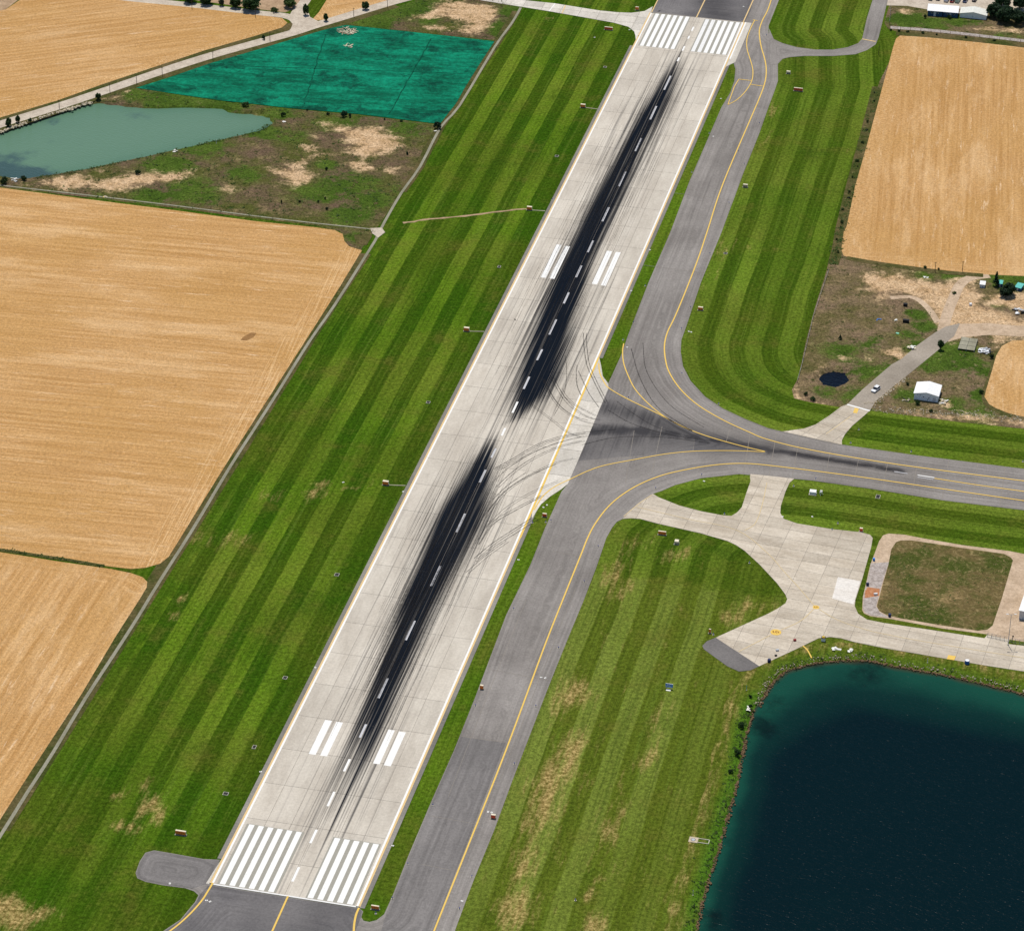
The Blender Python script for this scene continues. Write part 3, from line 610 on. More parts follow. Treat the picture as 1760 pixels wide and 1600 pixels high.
# rough verges
def strip(name, px, w, z, mat, label, n=4): return ribbon(name, smooth_line(P2(px), n), w, z, M[mat], label=label)
strip('verge', [(0,1425),(147,1193),(277,984),(400,790),(532,577),(625,436)], 6.0, .03, 'rough_grass', 'rough dark verge along the perimeter path', 2)
strip('verge', [(690,330),(722,285),(757,218),(850,80),(888,20)], 4.0, .065, 'rough_grass', 'rough verge along the upper perimeter path', 2)
strip('verge', [(-60,229),(0,204),(100,174),(250,122),(440,65),(500,48),(530,36)], 9, .07, 'rough_grass', 'brown verge on the upper side of the diagonal road')
strip('verge', [(-60,245),(0,223),(100,190),(250,140),(440,83),(565,47),(600,36),(680,10)], 5.5, .065, 'rough_grass', 'verge on the lower side of the diagonal road')
strip('verge', [(1508,150),(1485,240),(1462,325),(1446,392),(1440,425),(1432,455)], 4.5, .07, 'rough_grass', 'brushy strip between the mown grass and the right field')
strip('verge', [(1455,444),(1520,455),(1620,468),(1690,474)], 3.2, .10, 'rough_grass', 'dark weedy edge below the right field')
strip('verge', [(1540,58),(1600,62),(1700,72),(1850,90)], 5, .11, 'rough_grass', 'dark weedy edge above the right field')
strip('verge', [(1718,600),(1707,640),(1694,680),(1705,702),(1740,715)], 3, .07, 'rough_grass', 'weedy edge left of the small rounded field')
strip('ditch', [(-120,926),(0,945),(60,954),(120,963),(178,973)], 1.6, .11, 'rough_grass', 'thin green ditch between the two left fields', 3)
# concrete perimeter channels
strip('perimeter_path', [(-100,1592),(0,1437),(45,1365),(92,1292),(147,1200),(225,1080),(277,995),(330,912),(397,800),(442,730),(477,675),(532,587),(575,525),(635,430),(648,408),(662,380),(690,332),(722,287),(757,220),(790,182),(850,82),(880,40),(895,14)], 1.15, .12, 'path', 'narrow pale concrete perimeter path along the left grass', 3)
strip('field_channel', [(-120,303),(0,319),(150,336),(300,354),(440,372),(540,384),(635,394),(655,398)], .8, .12, 'path', 'thin pale channel along the top of the large left field', 3)
sheet('culvert_apron', P2([(636,393),(656,392),(662,400),(650,409),(640,402)]), .14, M['track_dirt'], label='pale patch where the path meets the channel')
sheet('gravel_patch', P2([(608,404),(628,401),(640,406),(630,422),(612,420)]), .08, M['rough_grass'], label='dark weedy patch beside the field corner')

# ------------------------------------------------------------------ roads
strip('road', [(-90,245),(0,214.5),(60,196),(120,177),(200,150),(280,122.5),(360,97),(440,74.5),(500,58),(540,45),(590,30),(665,7),(720,-8),(760,-22)], 6.2, .10, 'track_dirt', 'pale diagonal country road past the green net field')
strip('road', [(150,-18),(200,-4),(325,9),(440,22.5),(490,28),(515,38),(528,47)], 5.5, .095, 'track_dirt', 'pale track joining the country road from the left')
strip('road', [(535,-20),(526,0),(515,15),(508,28),(520,42)], 5.0, .09, 'track_dirt', 'pale track running up from the road junction')
sheet('junction', P2([(470,24),(500,26),(514,16),(526,10),(533,30),(548,38),(560,40),(520,53),(490,62),(500,50),(503,42),(496,34)]), .105, M['track_dirt'], label='pale triangular road junction')
TOPR = P2([(780,-22),(850,-10),(880,-1),(955,7),(1030,19),(1060,22),(1085,23),(1108,20),(1122,12),(1118,24),(1093,72),(1092,62),(1090,55),(1080,47),(1055,40),(1005,31),(942,20),(880,10),(830,2),(790,-8),(770,-22)])
topr = sheet('taxi_link', TOPR, .09, M['joint'], label='concrete link road meeting the far runway end')
slabs('concrete_slab', TOPR, .12, M['flare'], topr, P(900,10)[:2], RV, RU, 9.0, 7.5)
ribbon('stop_line', P2([(954,7),(944,20)]), .5, .135, M['white'], topr); ribbon('stop_line', P2([(972,10),(966,24)]), .5, .135, M['yellow_pale'], topr)
# service road right
SVC = P2([(1345,742),(1382,737),(1402,730),(1425,715),(1445,700),(1456,695),(1495,706),(1485,715),(1465,732),(1452,747),(1447,757),(1447,765)])
svc = sheet('service_road', SVC, .09, M['joint'], label='pale concrete service road entry beside the taxiway')
sd = pdir((1475,700), (1410,745)); sd /= np.linalg.norm(sd)
slabs('concrete_slab', SVC, .12, M['concrete'], svc, P(1456,695)[:2], sd, (sd[1], -sd[0]), 9.0, 5.5)
ribbon('stop_line', P2([(1456,695.5),(1495,706.5)]), .75, .135, M['white'], svc)
link('painted_arrow', mesh_from('painted_arrow', [(*P(x, y)[:2], .135) for x, y in ((1466,710),(1473,711),(1476,703),(1469,701.5))], [(0,1,2,3)]), M['yellow'], svc)
ribbon('centre_line', P2([(1462,716),(1440,732),(1420,746)]), .35, .135, M['yellow_faint'], svc)
sheet('access_road', P2([(1456,695.5),(1482,670),(1532,627),(1550,617),(1575,595),(1607,572),(1625,562),(1650,556),(1640,578),(1625,590),(1615,600),(1570,637),(1535,665),(1505,690),(1495,706.5)]), .10, M['asphalt_old'], label='grey access road crossing the dry waste ground')
for q in ([(1612,568),(1650,557),(1700,556),(1745,560),(1850,566),(1850,584),(1760,579),(1700,576),(1655,580),(1630,588)],):
    sheet('dirt_road', P2(q), .085, M['dirt'], label='sandy dirt road leaving to the right')
strip('dirt_track', [(1620,570),(1628,540),(1640,510),(1650,490),(1668,478),(1700,474)], 4.2, .08, 'dirt', 'sandy track curving up towards the field')
strip('dirt_track', [(1530,512),(1570,512),(1595,530),(1612,555)], 2.6, .078, 'dirt', 'sandy wheel track across the yard')
sheet('yard_road', P2([(1524,-30),(1527,-4),(1524,10),(1560,11),(1594,17),(1650,16),(1700,20),(1850,30),(1850,-40)]), .08, M['track_dirt'], label='pale dirt yard behind the far sheds')
strip('boundary_track', [(1530,48),(1600,53),(1700,64),(1850,82)], 3.0, .12, 'gravel', 'grey fence track above the right field')

# ------------------------------------------------------------------ taxiways (asphalt)
RUB_T = [([(985,752),(1030,742),(1100,741),(1200,752),(1300,769),(1400,786),(1500,801),(1548,809)], 2.6, 1.0), ([(1000,775),(1080,750),(1180,755),(1260,768)], 13, .52), ([(1040,700),(1090,712),(1160,738),(1240,758),(1330,772)], 8, .66), ([(1110,620),(1112,655),(1150,705),(1220,745),(1300,766)], 4, .34), ([(1010,738),(1060,735),(1130,750)], 3, .8),
         ([(955,870),(985,850),(1030,830),(1100,810)], 6, .22), ([(770,1440),(860,1190),(930,1010),(985,880)], 4, .20), ([(1200,480),(1230,400),(1290,250),(1300,200)], 3, .16), ([(1240,30),(1220,0)], 12, .55), ([(1275,60),(1290,0)], 5, .4), ([(530,1600),(560,1560)], 10, .45), ([(430,1600),(470,1545)], 9, .35), ([(1570,812),(1700,832)], 1.2, .25)]
def taxi_attr(xy):
    r = np.zeros(len(xy))
    for L, w, s in RUB_T: r = np.maximum(r, s*np.exp(-(seg_dist(xy, smooth_line(P2(L), 4))/w)**2))
    return {'d': sdf(xy, TAXI), 'rubber': r}
taxi = grid_sheet('taxiway', TAXI, .06, M['asphalt'], 2.2, taxi_attr, label='grey asphalt taxiway beside the runway with a branch to the right')
LOOP = P2([(1322,50),(1330,68),(1345,75),(1370,82),(1402,86),(1432,86),(1457,82),(1475,75),(1482,67),(1490,32),(1500,0),(1507,-25),(1533,-25),(1526,0),(1517,37),(1510,65),(1505,77),(1490,87),(1470,94),(1432,97),(1382,97),(1357,99),(1345,102),(1336,112),(1322,112)])
loop = grid_sheet('taxiway_loop', LOOP, .068, M['asphalt'], 2.5, lambda xy: {'d': sdf(xy, LOOP), 'rubber': np.zeros(len(xy))}, label='narrow asphalt loop road at the far end')
def tpatch(px, mat, z=.075, name='asphalt_patch'):
    poly = P2(px); return grid_sheet(name, poly, z, M[mat], 2.5, taxi_attr, taxi)
tpatch([(359,1521),(619,1562),(622,1566),(620,1577),(608,1606),(600,1660),(200,1660),(262,1612),(282,1600),(312,1580),(337,1550),(343,1538),(350,1530)], 'asphalt_dark', name='blast_pad')
tpatch([(1122,21),(1280,39),(1290,20),(1302,-22),(1142,-22),(1131,0)], 'asphalt_dark', name='blast_pad')
tpatch([(792,1266),(869,1277),(744,1600),(725,1655),(640,1655),(662,1575),(676,1540),(703,1472),(742,1380)], 'asphalt_mid')
tpatch([(234,1500),(241,1481),(251,1466),(265,1462),(300,1468),(350,1477),(377,1478),(360,1517),(330,1527),(280,1520),(250,1514),(237,1508)], 'asphalt_mid', name='stub_pad')
tpatch([(1046,669),(1090,690),(1150,722),(1196,745),(1190,776),(1060,786),(995,792)], 'asphalt_mid')
tpatch([(1196,745),(1318,776),(1258,774),(1192,775)], 'asphalt_dark')
for a, b in (((950,948),(1026,961)), ((792,1265),(869,1276)), ((741,1402),(818,1416)), ((725,1485),(800,1500)), ((840,1150),(945,1170)), ((1098,455),(1212,470)), ((1140,330),(1262,345)), ((1180,640),(1150,690)), ((1262,712),(1248,760)), ((1430,760),(1417,828)), ((1480,768),(1466,837)), ((1530,776),(1516,843)), ((1579,783),(1567,851)), ((1631,790),(1619,859)), ((1681,796),(1670,866)), ((1728,802),(1718,871)), ((1375,750),(1361,822)), ((1090,740),(1075,830)), ((1138,733),(1120,815)), ((1292,728),(1278,815)), ((1335,742),(1322,818))):
    ribbon('expansion_joint', P2([a, b]), .16, .085, M['joint'], taxi)
for L in ([(1400,790),(1560,815),(1760,843)], [(1390,815),(1560,838),(1760,866)], [(1380,768),(1560,797),(1760,822)], [(905,1030),(840,1190),(770,1370)], [(990,1010),(930,1160),(860,1340)]):
    ribbon('construction_joint', smooth_line(P2(L), 4), .12, .085, M['joint'], taxi)

# ------------------------------------------------------------------ runway
runway = link('runway', mesh_from('runway', [(*R(u, v), .07) for u, v in ((0,0),(RLEN,0),(RLEN,RWID),(0,RWID))], [(3,2,1,0)]), M['joint'])
tag(runway, 'pale concrete runway blackened by tyre rubber', None, None, 'structure')
ENV = [(1470,500,590,.03),(1440,508,600,.08),(1400,525,622,.18),(1350,548,645,.28),(1300,575,665,.42),(1250,598,676,.60),(1200,622,688,.76),(1150,640,706,.88),(1100,660,730,.98),(1050,677,752,1.02),(1000,696,778,1.06),(950,715,812,1.08),(900,735,842,1.08),(870,752,850,1.05),(840,775,853,.95),(800,800,855,.72),(770,824,858,.48),(748,842,860,.2),(735,850,862,.05),
       (722,868,892,.22),(700,868,922,.44),(680,872,945,.66),(650,880,968,.9),(620,886,980,1.0),(580,898,992,1.0),(540,915,998,.98),(500,932,1010,1.0),(450,956,1022,1.02),(400,985,1044,1.05),(350,1010,1070,1.05),(300,1038,1094,1.05),(250,1063,1116,1.05),(200,1088,1145,.95),(170,1104,1163,.78),(140,1121,1175,.54),(118,1134,1182,.34),(98,1146,1187,.17),(80,1160,1190,.03)]
eu, ec, ew, es = [], [], [], []
for y, xl, xr, s in ENV:
    ul, vl = UV(P(xl, y)); ur, vr = UV(P(xr, y)); eu.append((ul+ur)/2); ec.append((vl+vr)/2); ew.append((vr-vl)/2); es.append(s)
def rubber_at(u, v):
    c, w, s = np.interp(u, eu, ec), np.interp(u, eu, ew), np.interp(u, eu, es)**.78
    x = np.abs(v - c)/(w*.80); core = 1.10*s*np.exp(-x**1.7)
    halo = .46*s*np.exp(-(np.abs(v - c)/(w*1.4))**2)
    ends = .30*np.exp(-(((u-300)/34)**2 + ((v-29)/7)**2)) + .16*np.exp(-(((u-285)/25)**2 + ((v-22)/9)**2))
    return np.clip(np.maximum(core + halo*.35, halo) + ends*.55, 0, 1.25), np.exp(-((v-22.5)/13)**4)
us = [0.0] + [14.8 + 18*k for k in range(37) if 14.8 + 18*k < RLEN-3] + [RLEN]
for i in range(len(us)-1):
    for j in range(6):
        u0, u1, v0, v1 = us[i]+.05, us[i+1]-.05, j*7.5+.045, (j+1)*7.5-.045
        nu, nv = max(2, int((u1-u0)/1.6)), 18
        uu, vv = np.meshgrid(np.linspace(u0, u1, nu+1), np.linspace(v0, v1, nv+1), indexing='ij')
        uu, vv = uu.ravel(), vv.ravel(); xy = RA[:2] + uu[:, None]*RU + vv[:, None]*RV
        rb, tk = rubber_at(uu, vv); b = np.arange(nu*(nv+1)).reshape(nu, nv+1)[:, :-1].ravel()
        f = np.stack([b, b+1, b+nv+2, b+nv+1], 1)[:, ::-1]
        link('concrete_slab', mesh_from('concrete_slab', np.column_stack([xy, np.full(len(xy), .12)]), f, {'rubber': rb, 'track': tk}), M['runway'], runway)
for v0, v1, a, b in ((-1.3,0,12,RLEN-40), (45,46.3,0,232), (45,46.3,336,625)):
    n_ = 12; sheet('shoulder', [R(a, v0), R(b, v0), R(b, v1), R(a, v1)], .10, M['shoulder'], runway)
FLARE = [R(336,45)] + P2([(1033,628),(1036,647),(1045,659),(1046,667),(990,800),(976,832),(965,841),(945,854),(930,867),(920,882),(914,893)]) + [R(222,45)]
slabs('concrete_slab', FLARE, .118, M['flare'], runway, R(14.8,45), RU, RV, 18.0, 8.5)
sheet('concrete_strip', [R(RLEN,45), R(RLEN,48.0), R(622,48.2), R(616,45)], .117, M['flare'], runway)
sheet('concrete_strip', [R(12,0), R(0,-.9), R(0,0)], .117, M['flare'], runway)
ZM = .132
def quad(name, pts, mat, parent=runway, z=ZM):
    v = [(*p, z) for p in pts]; f = flip_up(v, [(0,1,2)]); 
    return link(name, mesh_from(name, v, [(0,1,2,3) if f[0] == (0,1,2) else (3,2,1,0)]), M[mat], parent)
def rq(name, u0, u1, v0, v1, mat): return quad(name, [R(u0,v0), R(u1,v0), R(u1,v1), R(u0,v1)], mat)
for a_, b_, c_, d_ in ((.6, 30.0, 2.2, 19.9), (.6, 30.0, 28.6, 43.2), (629.2, 668.4, 2.3, 19.6), (628.8, 668.0, 26.2, 43.2)):
    quad('contrast_panel', [R(a_, c_), R(b_, c_), R(b_, d_), R(a_, d_)], 'contrast', z=.126)
for k in range(6): rq('threshold_stripe', .8, 29.8, 2.95+2.9*k, 4.6+2.9*k, 'white')
for k in range(5): rq('threshold_stripe', .8, 29.7, 29.15+2.92*k, 30.85+2.92*k, 'white')
for k in range(6): rq('threshold_stripe', 629.4, 668.3, 3.05+2.84*k, 4.75+2.84*k, 'white')
for k in range(6): rq('threshold_stripe', 629.0, 667.6, 26.7+2.86*k, 28.4+2.86*k, 'rubbed' if k < 2 else 'white')
for (a, b) in [((546.3,1426.4),(536.7,1449.6)),((517.4,1490.7),(507.5,1515.6)),((630,1245),(620.5,1268)),((602.5,1305),(593.7,1326)),((576,1361),(566,1386)),((666,1166),(650.5,1200)),((712.5,1067),(698,1100.5)),((756,973),(741,1007.5)),((798,883),(784.5,915)),((834.5,808),(824.5,829.5)),((867,736),(862,749)),((850,771),(844,787)),((1017,414),(1008,434)),((997.5,457),(988,477)),((976,503),(967.5,522)),((954.5,549.5),(943,575.5)),((931,601),(922.5,619.5)),((909,648),(900,669)),((889,691),(881,710)),((1044,357),(1033,381)),((1073,295.5),(1062,321)),((1099,238),(1089.5,260.5)),((1125,183),(1115,206)),((1149,131),(1139,155)),((1164.5,99.5),(1161,106)),((1173.5,80),(1171,88)),((1182,62.5),(1180,67.5)),((1190,47),(1188,54))]:
    ua, ub = UV(P(*a))[0], UV(P(*b))[0]; vc = 22.9
    rq('centreline_dash', min(ua, ub), max(ua, ub), vc-.38, vc+.38, 'white' if (ub < 75 or ua > 600 or 255 < ub < 290) else 'white_worn')
def tz(top, bot):
    cs = [UV(P(*q)) for q in (*top, *bot)]; u1 = (cs[0][0]+cs[1][0])/2; u0 = (cs[2][0]+cs[3][0])/2
    v0 = (cs[0][1]+cs[2][1])/2; v1 = (cs[1][1]+cs[3][1])/2; rq('touchdown_bar', u0, u1, v0, v1, 'white')
for s_, ox, oy, Q in ((4, 880, 400, [((305,85),(340,85),(195,310),(235,313)), ((362,93),(398,97),(258,318),(293,320)), ((650,128),(687,130),(550,355),(587,358)), ((712,135),(748,138),(612,365),(645,368))]),
                      (4, 440, 1200, [((475,150),(520,155),(362,383),(413,390)), ((550,162),(597,168),(443,395),(490,400)), ((910,215),(952,222),(805,448),(852,455)), ((980,228),(1027,235),(882,462),(930,468))])):
    for q in Q: q = [(ox + x/s_, oy + y/s_) for x, y in q]; tz(q[:2], q[2:])
rq('edge_line', 0, 640, .05, .68, 'yellow_pale'); rq('edge_line', 0, RLEN, .68, 1.3, 'white')
rq('edge_line', RLEN-28, RLEN, .05, .68, 'yellow_pale')
rq('edge_line', 0, 205, 44.32, 44.95, 'yellow_pale'); rq('edge_line', 0, RLEN, 43.7, 44.32, 'white')
rq('edge_line', 205, 336, 44.32, 45.05, 'yellow'); rq('edge_line', 336, RLEN, 44.32, 44.95, 'yellow_pale'); rq('edge_line', 625, RLEN, 44.95, 45.6, 'white')
rq('threshold_edge', -.1, .45, 0, 45, 'rubbed')
# tyre marks that curve off the runway
def z7(q): return [(880 + x/6.154, 540 + y/6.154) for x, y in q]
SK = [z7([(320,690),(400,860),(480,970),(560,1040),(660,1100),(760,1140),(900,1170)]), z7([(335,690),(420,860),(500,965),(590,1040),(690,1095),(800,1125)]), z7([(400,650),(480,800),(560,920),(680,1030),(820,1100),(900,1115)]), z7([(560,440),(577,560),(566,780),(510,950),(440,1080)]), z7([(755,200),(762,350),(792,540),(860,700),(940,860),(985,940)]), z7([(700,600),(745,700),(820,850),(920,990)]), z7([(500,790),(560,880),(650,960),(760,1020),(880,1080)]),
      z7([(-190,1640),(0,1535),(150,1445),(300,1365),(450,1312),(600,1277),(760,1252),(900,1240),(1100,1222)]), z7([(-170,1650),(10,1550),(160,1460),(310,1378),(460,1325),(620,1285),(780,1262)]), z7([(0,1600),(200,1480),(400,1395),(560,1345),(760,1290)]), z7([(90,880),(260,1010),(420,1130),(560,1240),(700,1300)]), z7([(690,540),(680,640),(690,760),(730,860)]),
      [(817,935),(840,902),(880,877),(930,852)], [(822,938),(850,900),(890,876),(940,848)], [(815,960),(845,935),(880,912),(915,890)], [(818,966),(850,940),(890,915),(925,893)], [(830,890),(862,850),(900,822),(950,797),(985,788)], [(838,880),(868,845),(910,818),(955,798)], [(852,838),(880,812),(915,788),(960,768),(1000,758)], [(850,826),(880,800),(920,776),(970,758),(1010,750)], [(835,905),(870,872),(915,845),(960,826)], [(846,860),(872,835),(905,812)], [(800,985),(835,955),(870,930)],
      [(1060,690),(1090,712),(1130,735),(1190,752),(1240,760)], [(1045,705),(1085,728),(1140,745),(1200,756)], [(1085,600),(1100,650),(1130,700),(1180,735)], [(1105,590),(1112,640),(1150,695),(1210,735)], [(1000,765),(1060,752),(1140,752),(1220,762)], [(1360,777),(1450,793),(1545,809)], [(1340,776),(1430,792),(1530,808)]]
for k, L in enumerate(SK):
    Ls = smooth_line(P2(L), 6); w = .26 + .2*((k*37) % 10)/10
    ribbon('tyre_mark', Ls, w, .139, M['skid'], runway)
    if k % 2 == 0 and k < 23:
        Ls2 = [tuple(np.array(q) + RV*1.1) for q in Ls]; ribbon('tyre_mark', Ls2, w*.8, .1395, M['skid'], runway)
# long straight skid streaks around the dark cores
sv, sf_ = [], []
for k in range(900):
    if k % 2: u0 = rng.triangular(60, 150, 250)
    else: u0 = rng.triangular(290, 430, 600)
    c, w = np.interp(u0, eu, ec), np.interp(u0, eu, ew)
    v0 = c + rng.normal(0, 1.0)*w*.72; ln = rng.uniform(10, 55); wd = rng.uniform(.08, .24)
    if v0 < 6 or v0 > 40: continue
    ub = min(u0 + ln, 620)
    if k % 2: ub = min(ub, 275)
    if ub - u0 < 5: continue
    n = 4; b = len(sv); dv = rng.normal(0, .004)
    for i in range(n+1):
        tt = i/n; u = u0 + (ub-u0)*tt; wv = wd*math.sin(math.pi*(.08 + .84*tt)); v = v0 + dv*(u-u0)
        sv += [(*R(u, v-wv/2), .1365), (*R(u, v+wv/2), .1365)]
    sf_ += [(b+2*i+1, b+2*i+3, b+2*i+2, b+2*i) for i in range(n)]
tag(link('rubber_streaks', mesh_from('rubber_streaks', sv, sf_), M['skid'], runway), kind='stuff')

# ------------------------------------------------------------------ taxiway paint
def yline(px, w=.42, mat='yellow', parent=taxi, name='guide_line', z=.145, n=5): return ribbon(name, smooth_line(P2(px), n), w, z, M[mat], parent)
yline([(735,1632),(746,1600),(800,1465),(850,1340),(880,1262),(903,1200),(940,1100),(977,1007),(1000,950),(1010,925),(1022,902),(1042,875),(1065,854),(1095,835),(1130,820),(1167,810),(1225,800),(1280,797),(1345,803),(1470,819),(1595,837),(1760,861),(1840,873)], .5)
yline([(1330,-14),(1320,17),(1310,37),(1305,55),(1308,80),(1315,105),(1317,125),(1314,145),(1305,170),(1290,205),(1242,318),(1216,397),(1200,445),(1180,497),(1160,545),(1147,572),(1142,595),(1144,620),(1151,642),(1170,670),(1200,697),(1242,722),(1285,742),(1320,756),(1395,774),(1545,799),(1760,827),(1840,838)], .5)
yline([(1297,36),(1290,50),(1284,67),(1284,85),(1290,105),(1294,122),(1292,140),(1282,157),(1267,172),(1251,181)], .4)
yline([(1251,181),(1262,150),(1270,137)], .35, n=1); yline([(1270,137),(1291,139.5)], .5); yline([(1290,146),(1311,149)], .5); yline([(1294,35),(1302,36.5)], .5)
yline([(1072,591),(1070,605),(1072,625),(1080,647),(1092,670),(1115,695),(1140,715),(1167,731),(1190,741)], .42)
yline([(1029,625),(1031,642),(1040,660),(1050,670),(1080,687),(1130,711),(1172,733),(1212,749),(1267,765),(1315,776.5)], .45)
yline([(1315,777),(1255,775),(1192,776),(1142,781),(1092,790),(1040,800),(1010,810),(980,824),(955,836),(935,851),(925,865),(918,877)], .42)
yline([(1606,822.5),(1680,834),(1760,845),(1840,857)], .45)
yline([(1537,811),(1560,814.5)], .45, 'white_worn'); yline([(1577,817),(1606,821.5)], .6, 'rubbed'); yline([(1577,820.5),(1604,824.8)], .35, 'white_worn')
yline([(495,1540),(468,1600),(452,1636)], .55); yline([(617,1560),(612,1572),(609,1587),(608,1602),(607,1640)], .6); yline([(366,1517),(357,1532),(345,1550),(322,1575),(292,1600),(235,1638)], .55)
yline([(1197,31),(1212,0),(1222,-18)], .55, 'yellow_pale'); yline([(1277,40),(1295,0),(1303,-18)], .55, 'yellow_pale'); yline([(1120,22),(1125,12),(1131,0),(1140,-18)], .5, 'yellow_pale')
yline([(1482,68),(1505,72.5)], .8, 'yellow_pale', loop)

# ------------------------------------------------------------------ concrete apron on the right
APRON = P2([(1122,849),(1132,855),(1167,869),(1205,879),(1242,886),(1257,887),(1267,881),(1275,872),(1282,850),(1290,827),(1289,820),(1290,815),(1320,818),(1365,823),(1357,830),(1350,845),(1342,870),(1341,882),(1347,892),(1370,900),(1432,910),(1480,915),(1495,919),(1500,925),(1497,942),(1482,995),(1470,1032),(1469,1042),(1475,1055),(1490,1065),(1520,1071),(1595,1082),(1692,1097),(1697,1091),(1735,1099),(1733,1107),(1760,1110),(1850,1124),(1850,1168),(1760,1154),(1695,1144),(1595,1127),(1520,1114),(1470,1104),(1445,1097),(1427,1095),(1407,1097),(1370,1115),(1305,1145),(1230,1096),(1320,1055),(1335,1047),(1350,1037),(1353,1030),(1350,1022),(1335,1002),(1320,986),(1305,970),(1280,947),(1265,937),(1250,930),(1205,917),(1130,900),(1100,892),(1085,891),(1070,892),(1097,865)])
apron = sheet('concrete_apron', APRON, .085, M['joint'], label='pale concrete apron and road beside the lake')
APV = np.array([-APD[1], APD[0]])
slabs('concrete_slab', APRON, .115, M['concrete'], apron, P(1595,1127)[:2], APD, APV, 8.6, 6.0, .11)
sheet('asphalt_tip', P2([(1230,1096),(1305,1145),(1290,1152),(1270,1154),(1250,1145),(1225,1127),(1210,1116),(1207,1110),(1215,1102)]), .10, M['asphalt_mid'], apron)
sheet('fresh_slab', P2([(1440,992),(1479,999),(1467,1039),(1430,1029)]), .135, M['fresh_concrete'], apron)
for L, w in (([(1095,872),(1180,892),(1267,912),(1320,952),(1345,980),(1370,1007),(1400,1042)], .3), ([(1402,1044),(1375,1068),(1334,1087),(1270,1120)], .35), ([(1402,1044),(1440,1066),(1490,1083),(1520,1090),(1595,1104),(1760,1131),(1840,1143)], .3), ([(1318,830),(1310,868),(1298,900),(1280,912)], .3), ([(1072,888),(1097,867),(1120,851)], .35)):
    yline(L, w, 'yellow_faint', apron, 'apron_line', .155)
def roundel(px, py, r, name='painted_roundel'):
    c = P(px, py); mb = MB(); n = 28
    mb.poly([(c[0] + r*math.cos(2*math.pi*k/n), c[1] + r*math.sin(2*math.pi*k/n), .16) for k in range(n)])
    o = mb.build(name, M['yellow'], apron); rd = M['rust']
    for k, (dx, dy, w, h) in enumerate(((-.5,.1,.16,.6), (-.28,-.1,.3,.14), (0,.1,.14,.7), (.14,-.2,.3,.14), (.3,.15,.3,.14), (.52,0,.14,.6), (-.45,.38,.3,.13), (.2,.42,.3,.12))):
        m2 = MB(); x, y = c[0] + dx*r, c[1] + dy*r; m2.poly([(x-w*r/2, y-h*r/2, .166), (x+w*r/2, y-h*r/2, .166), (x+w*r/2, y+h*r/2, .166), (x-w*r/2, y+h*r/2, .166)]); m2.build('painted_letter', rd, o)
roundel(1402.5, 1044, 1.1); roundel(1333.5, 1087, 1.75)
sheet('painted_square', P2([(1630,1126),(1643,1128),(1640,1135),(1627,1133)]), .15, M['yellow'], apron, skirt=False)
ribbon('painted_kerb', smooth_line(P2([(1380,1110),(1388,1118),(1395,1131)]), 5), .45, .13, M['yellow'], apron)

# fenced gravel yard
YARD = P2([(1527,917),(1555,919),(1585,925),(1655,937),(1734,947),(1760,952),(1850,966),(1850,1118),(1760,1103),(1735,1099),(1697,1090),(1620,1080),(1532,1064),(1496,1059),(1485,1054),(1482,1049),(1483,1026),(1496,970),(1506,944),(1511,930),(1518,920)])
MEAD = P2([(1532,944),(1540,932),(1548,929),(1567,929),(1602,934),(1655,942),(1725,952),(1737,958),(1741,963),(1737,977),(1721,1031),(1709,1066),(1706,1075),(1697,1082),(1681,1084),(1620,1075),(1550,1063),(1524,1057),(1511,1050),(1507,1042),(1515,1012),(1527,970)])
sheet('gravel_yard', YARD, .05, M['dirt'], label='sandy gravel yard right of the concrete apron')
sheet('gravel_strip', P2([(1497,968),(1528,966),(1514,1010),(1506,1042),(1512,1052),(1530,1062),(1497,1058),(1486,1053),(1483,1046),(1484,1027)]), .065, M['gravel'], label='grey gravel strip along the left of the yard')
sheet('orange_earth', P2([(1491,1009),(1512,1012),(1511,1024),(1486,1028),(1487,1016)]), .08, M['orange_dirt'], label='patch of orange earth on the gravel strip')
sheet('dry_meadow', MEAD, .09, M['meadow'], label='rounded square of dry brown meadow inside the gravel yard')
# ------------------------------------------------------------------ airfield signs
def at(px, py, z=.0): q = P(px, py, z); return (q[0], q[1], z)
def sign(px, py, w, h, d, label, face='orange', top='sign_white', glyph='legend', group=None, n=4, rz=RROT, cat='sign', path=None):
    o = empty('airfield_sign', at(px, py, .02), rz); tag(o, label, cat, group)
    MB().box((0, -.1, .05), (w+.4, d+.5, .1)).build('concrete_base', M['path'], o)
    for sx in (-1, 1): MB().box((sx*w*.38, 0, .24), (.12, d*.5, .26)).build('leg', M['black'], o)
    MB().box((0, 0, .34+h/2), (w, d, h)).build('housing', M['cream' if top == 'sign_white' else top], o, bevel=.03)
    pn = MB().box((0, -d/2-.02, .34+h/2-.04), (w*.97, .05, h*.90)).build('face_panel', M[face], o)
    for k in range(n):
        x = (k-(n-1)/2)*w*.84/n; gw, gh = w*.42/n, h*.36
        m = MB(); y = -d/2-.055
        m.box((x-gw*.4, y, .34+h/2), (gw*.26, .03, gh)).box((x, y, .34+h/2+gh*.36*(1 if k % 2 else -1)), (gw*.9, .03, gh*.24))
        if k % 3: m.box((x+gw*.4, y, .34+h/2), (gw*.26, .03, gh))
        m.build('legend_character', M[glyph], pn)
    return o
sign(311, 1434, 3.2, 1.15, .6, 'wide orange runway sign on the grass above the stub pad', n=4)
sign(645, 1562, 2.3, 1.0, .5, 'orange sign on the rounded tip of grass by the near threshold', n=3)
sign(1138, 919, 2.7, 1.1, .55, 'wide orange and white sign below the concrete apron neck', n=5)
sign(1372, 157, 4.0, 1.2, .6, 'widest orange sign on the grass below the far loop road', n=5, face='red')
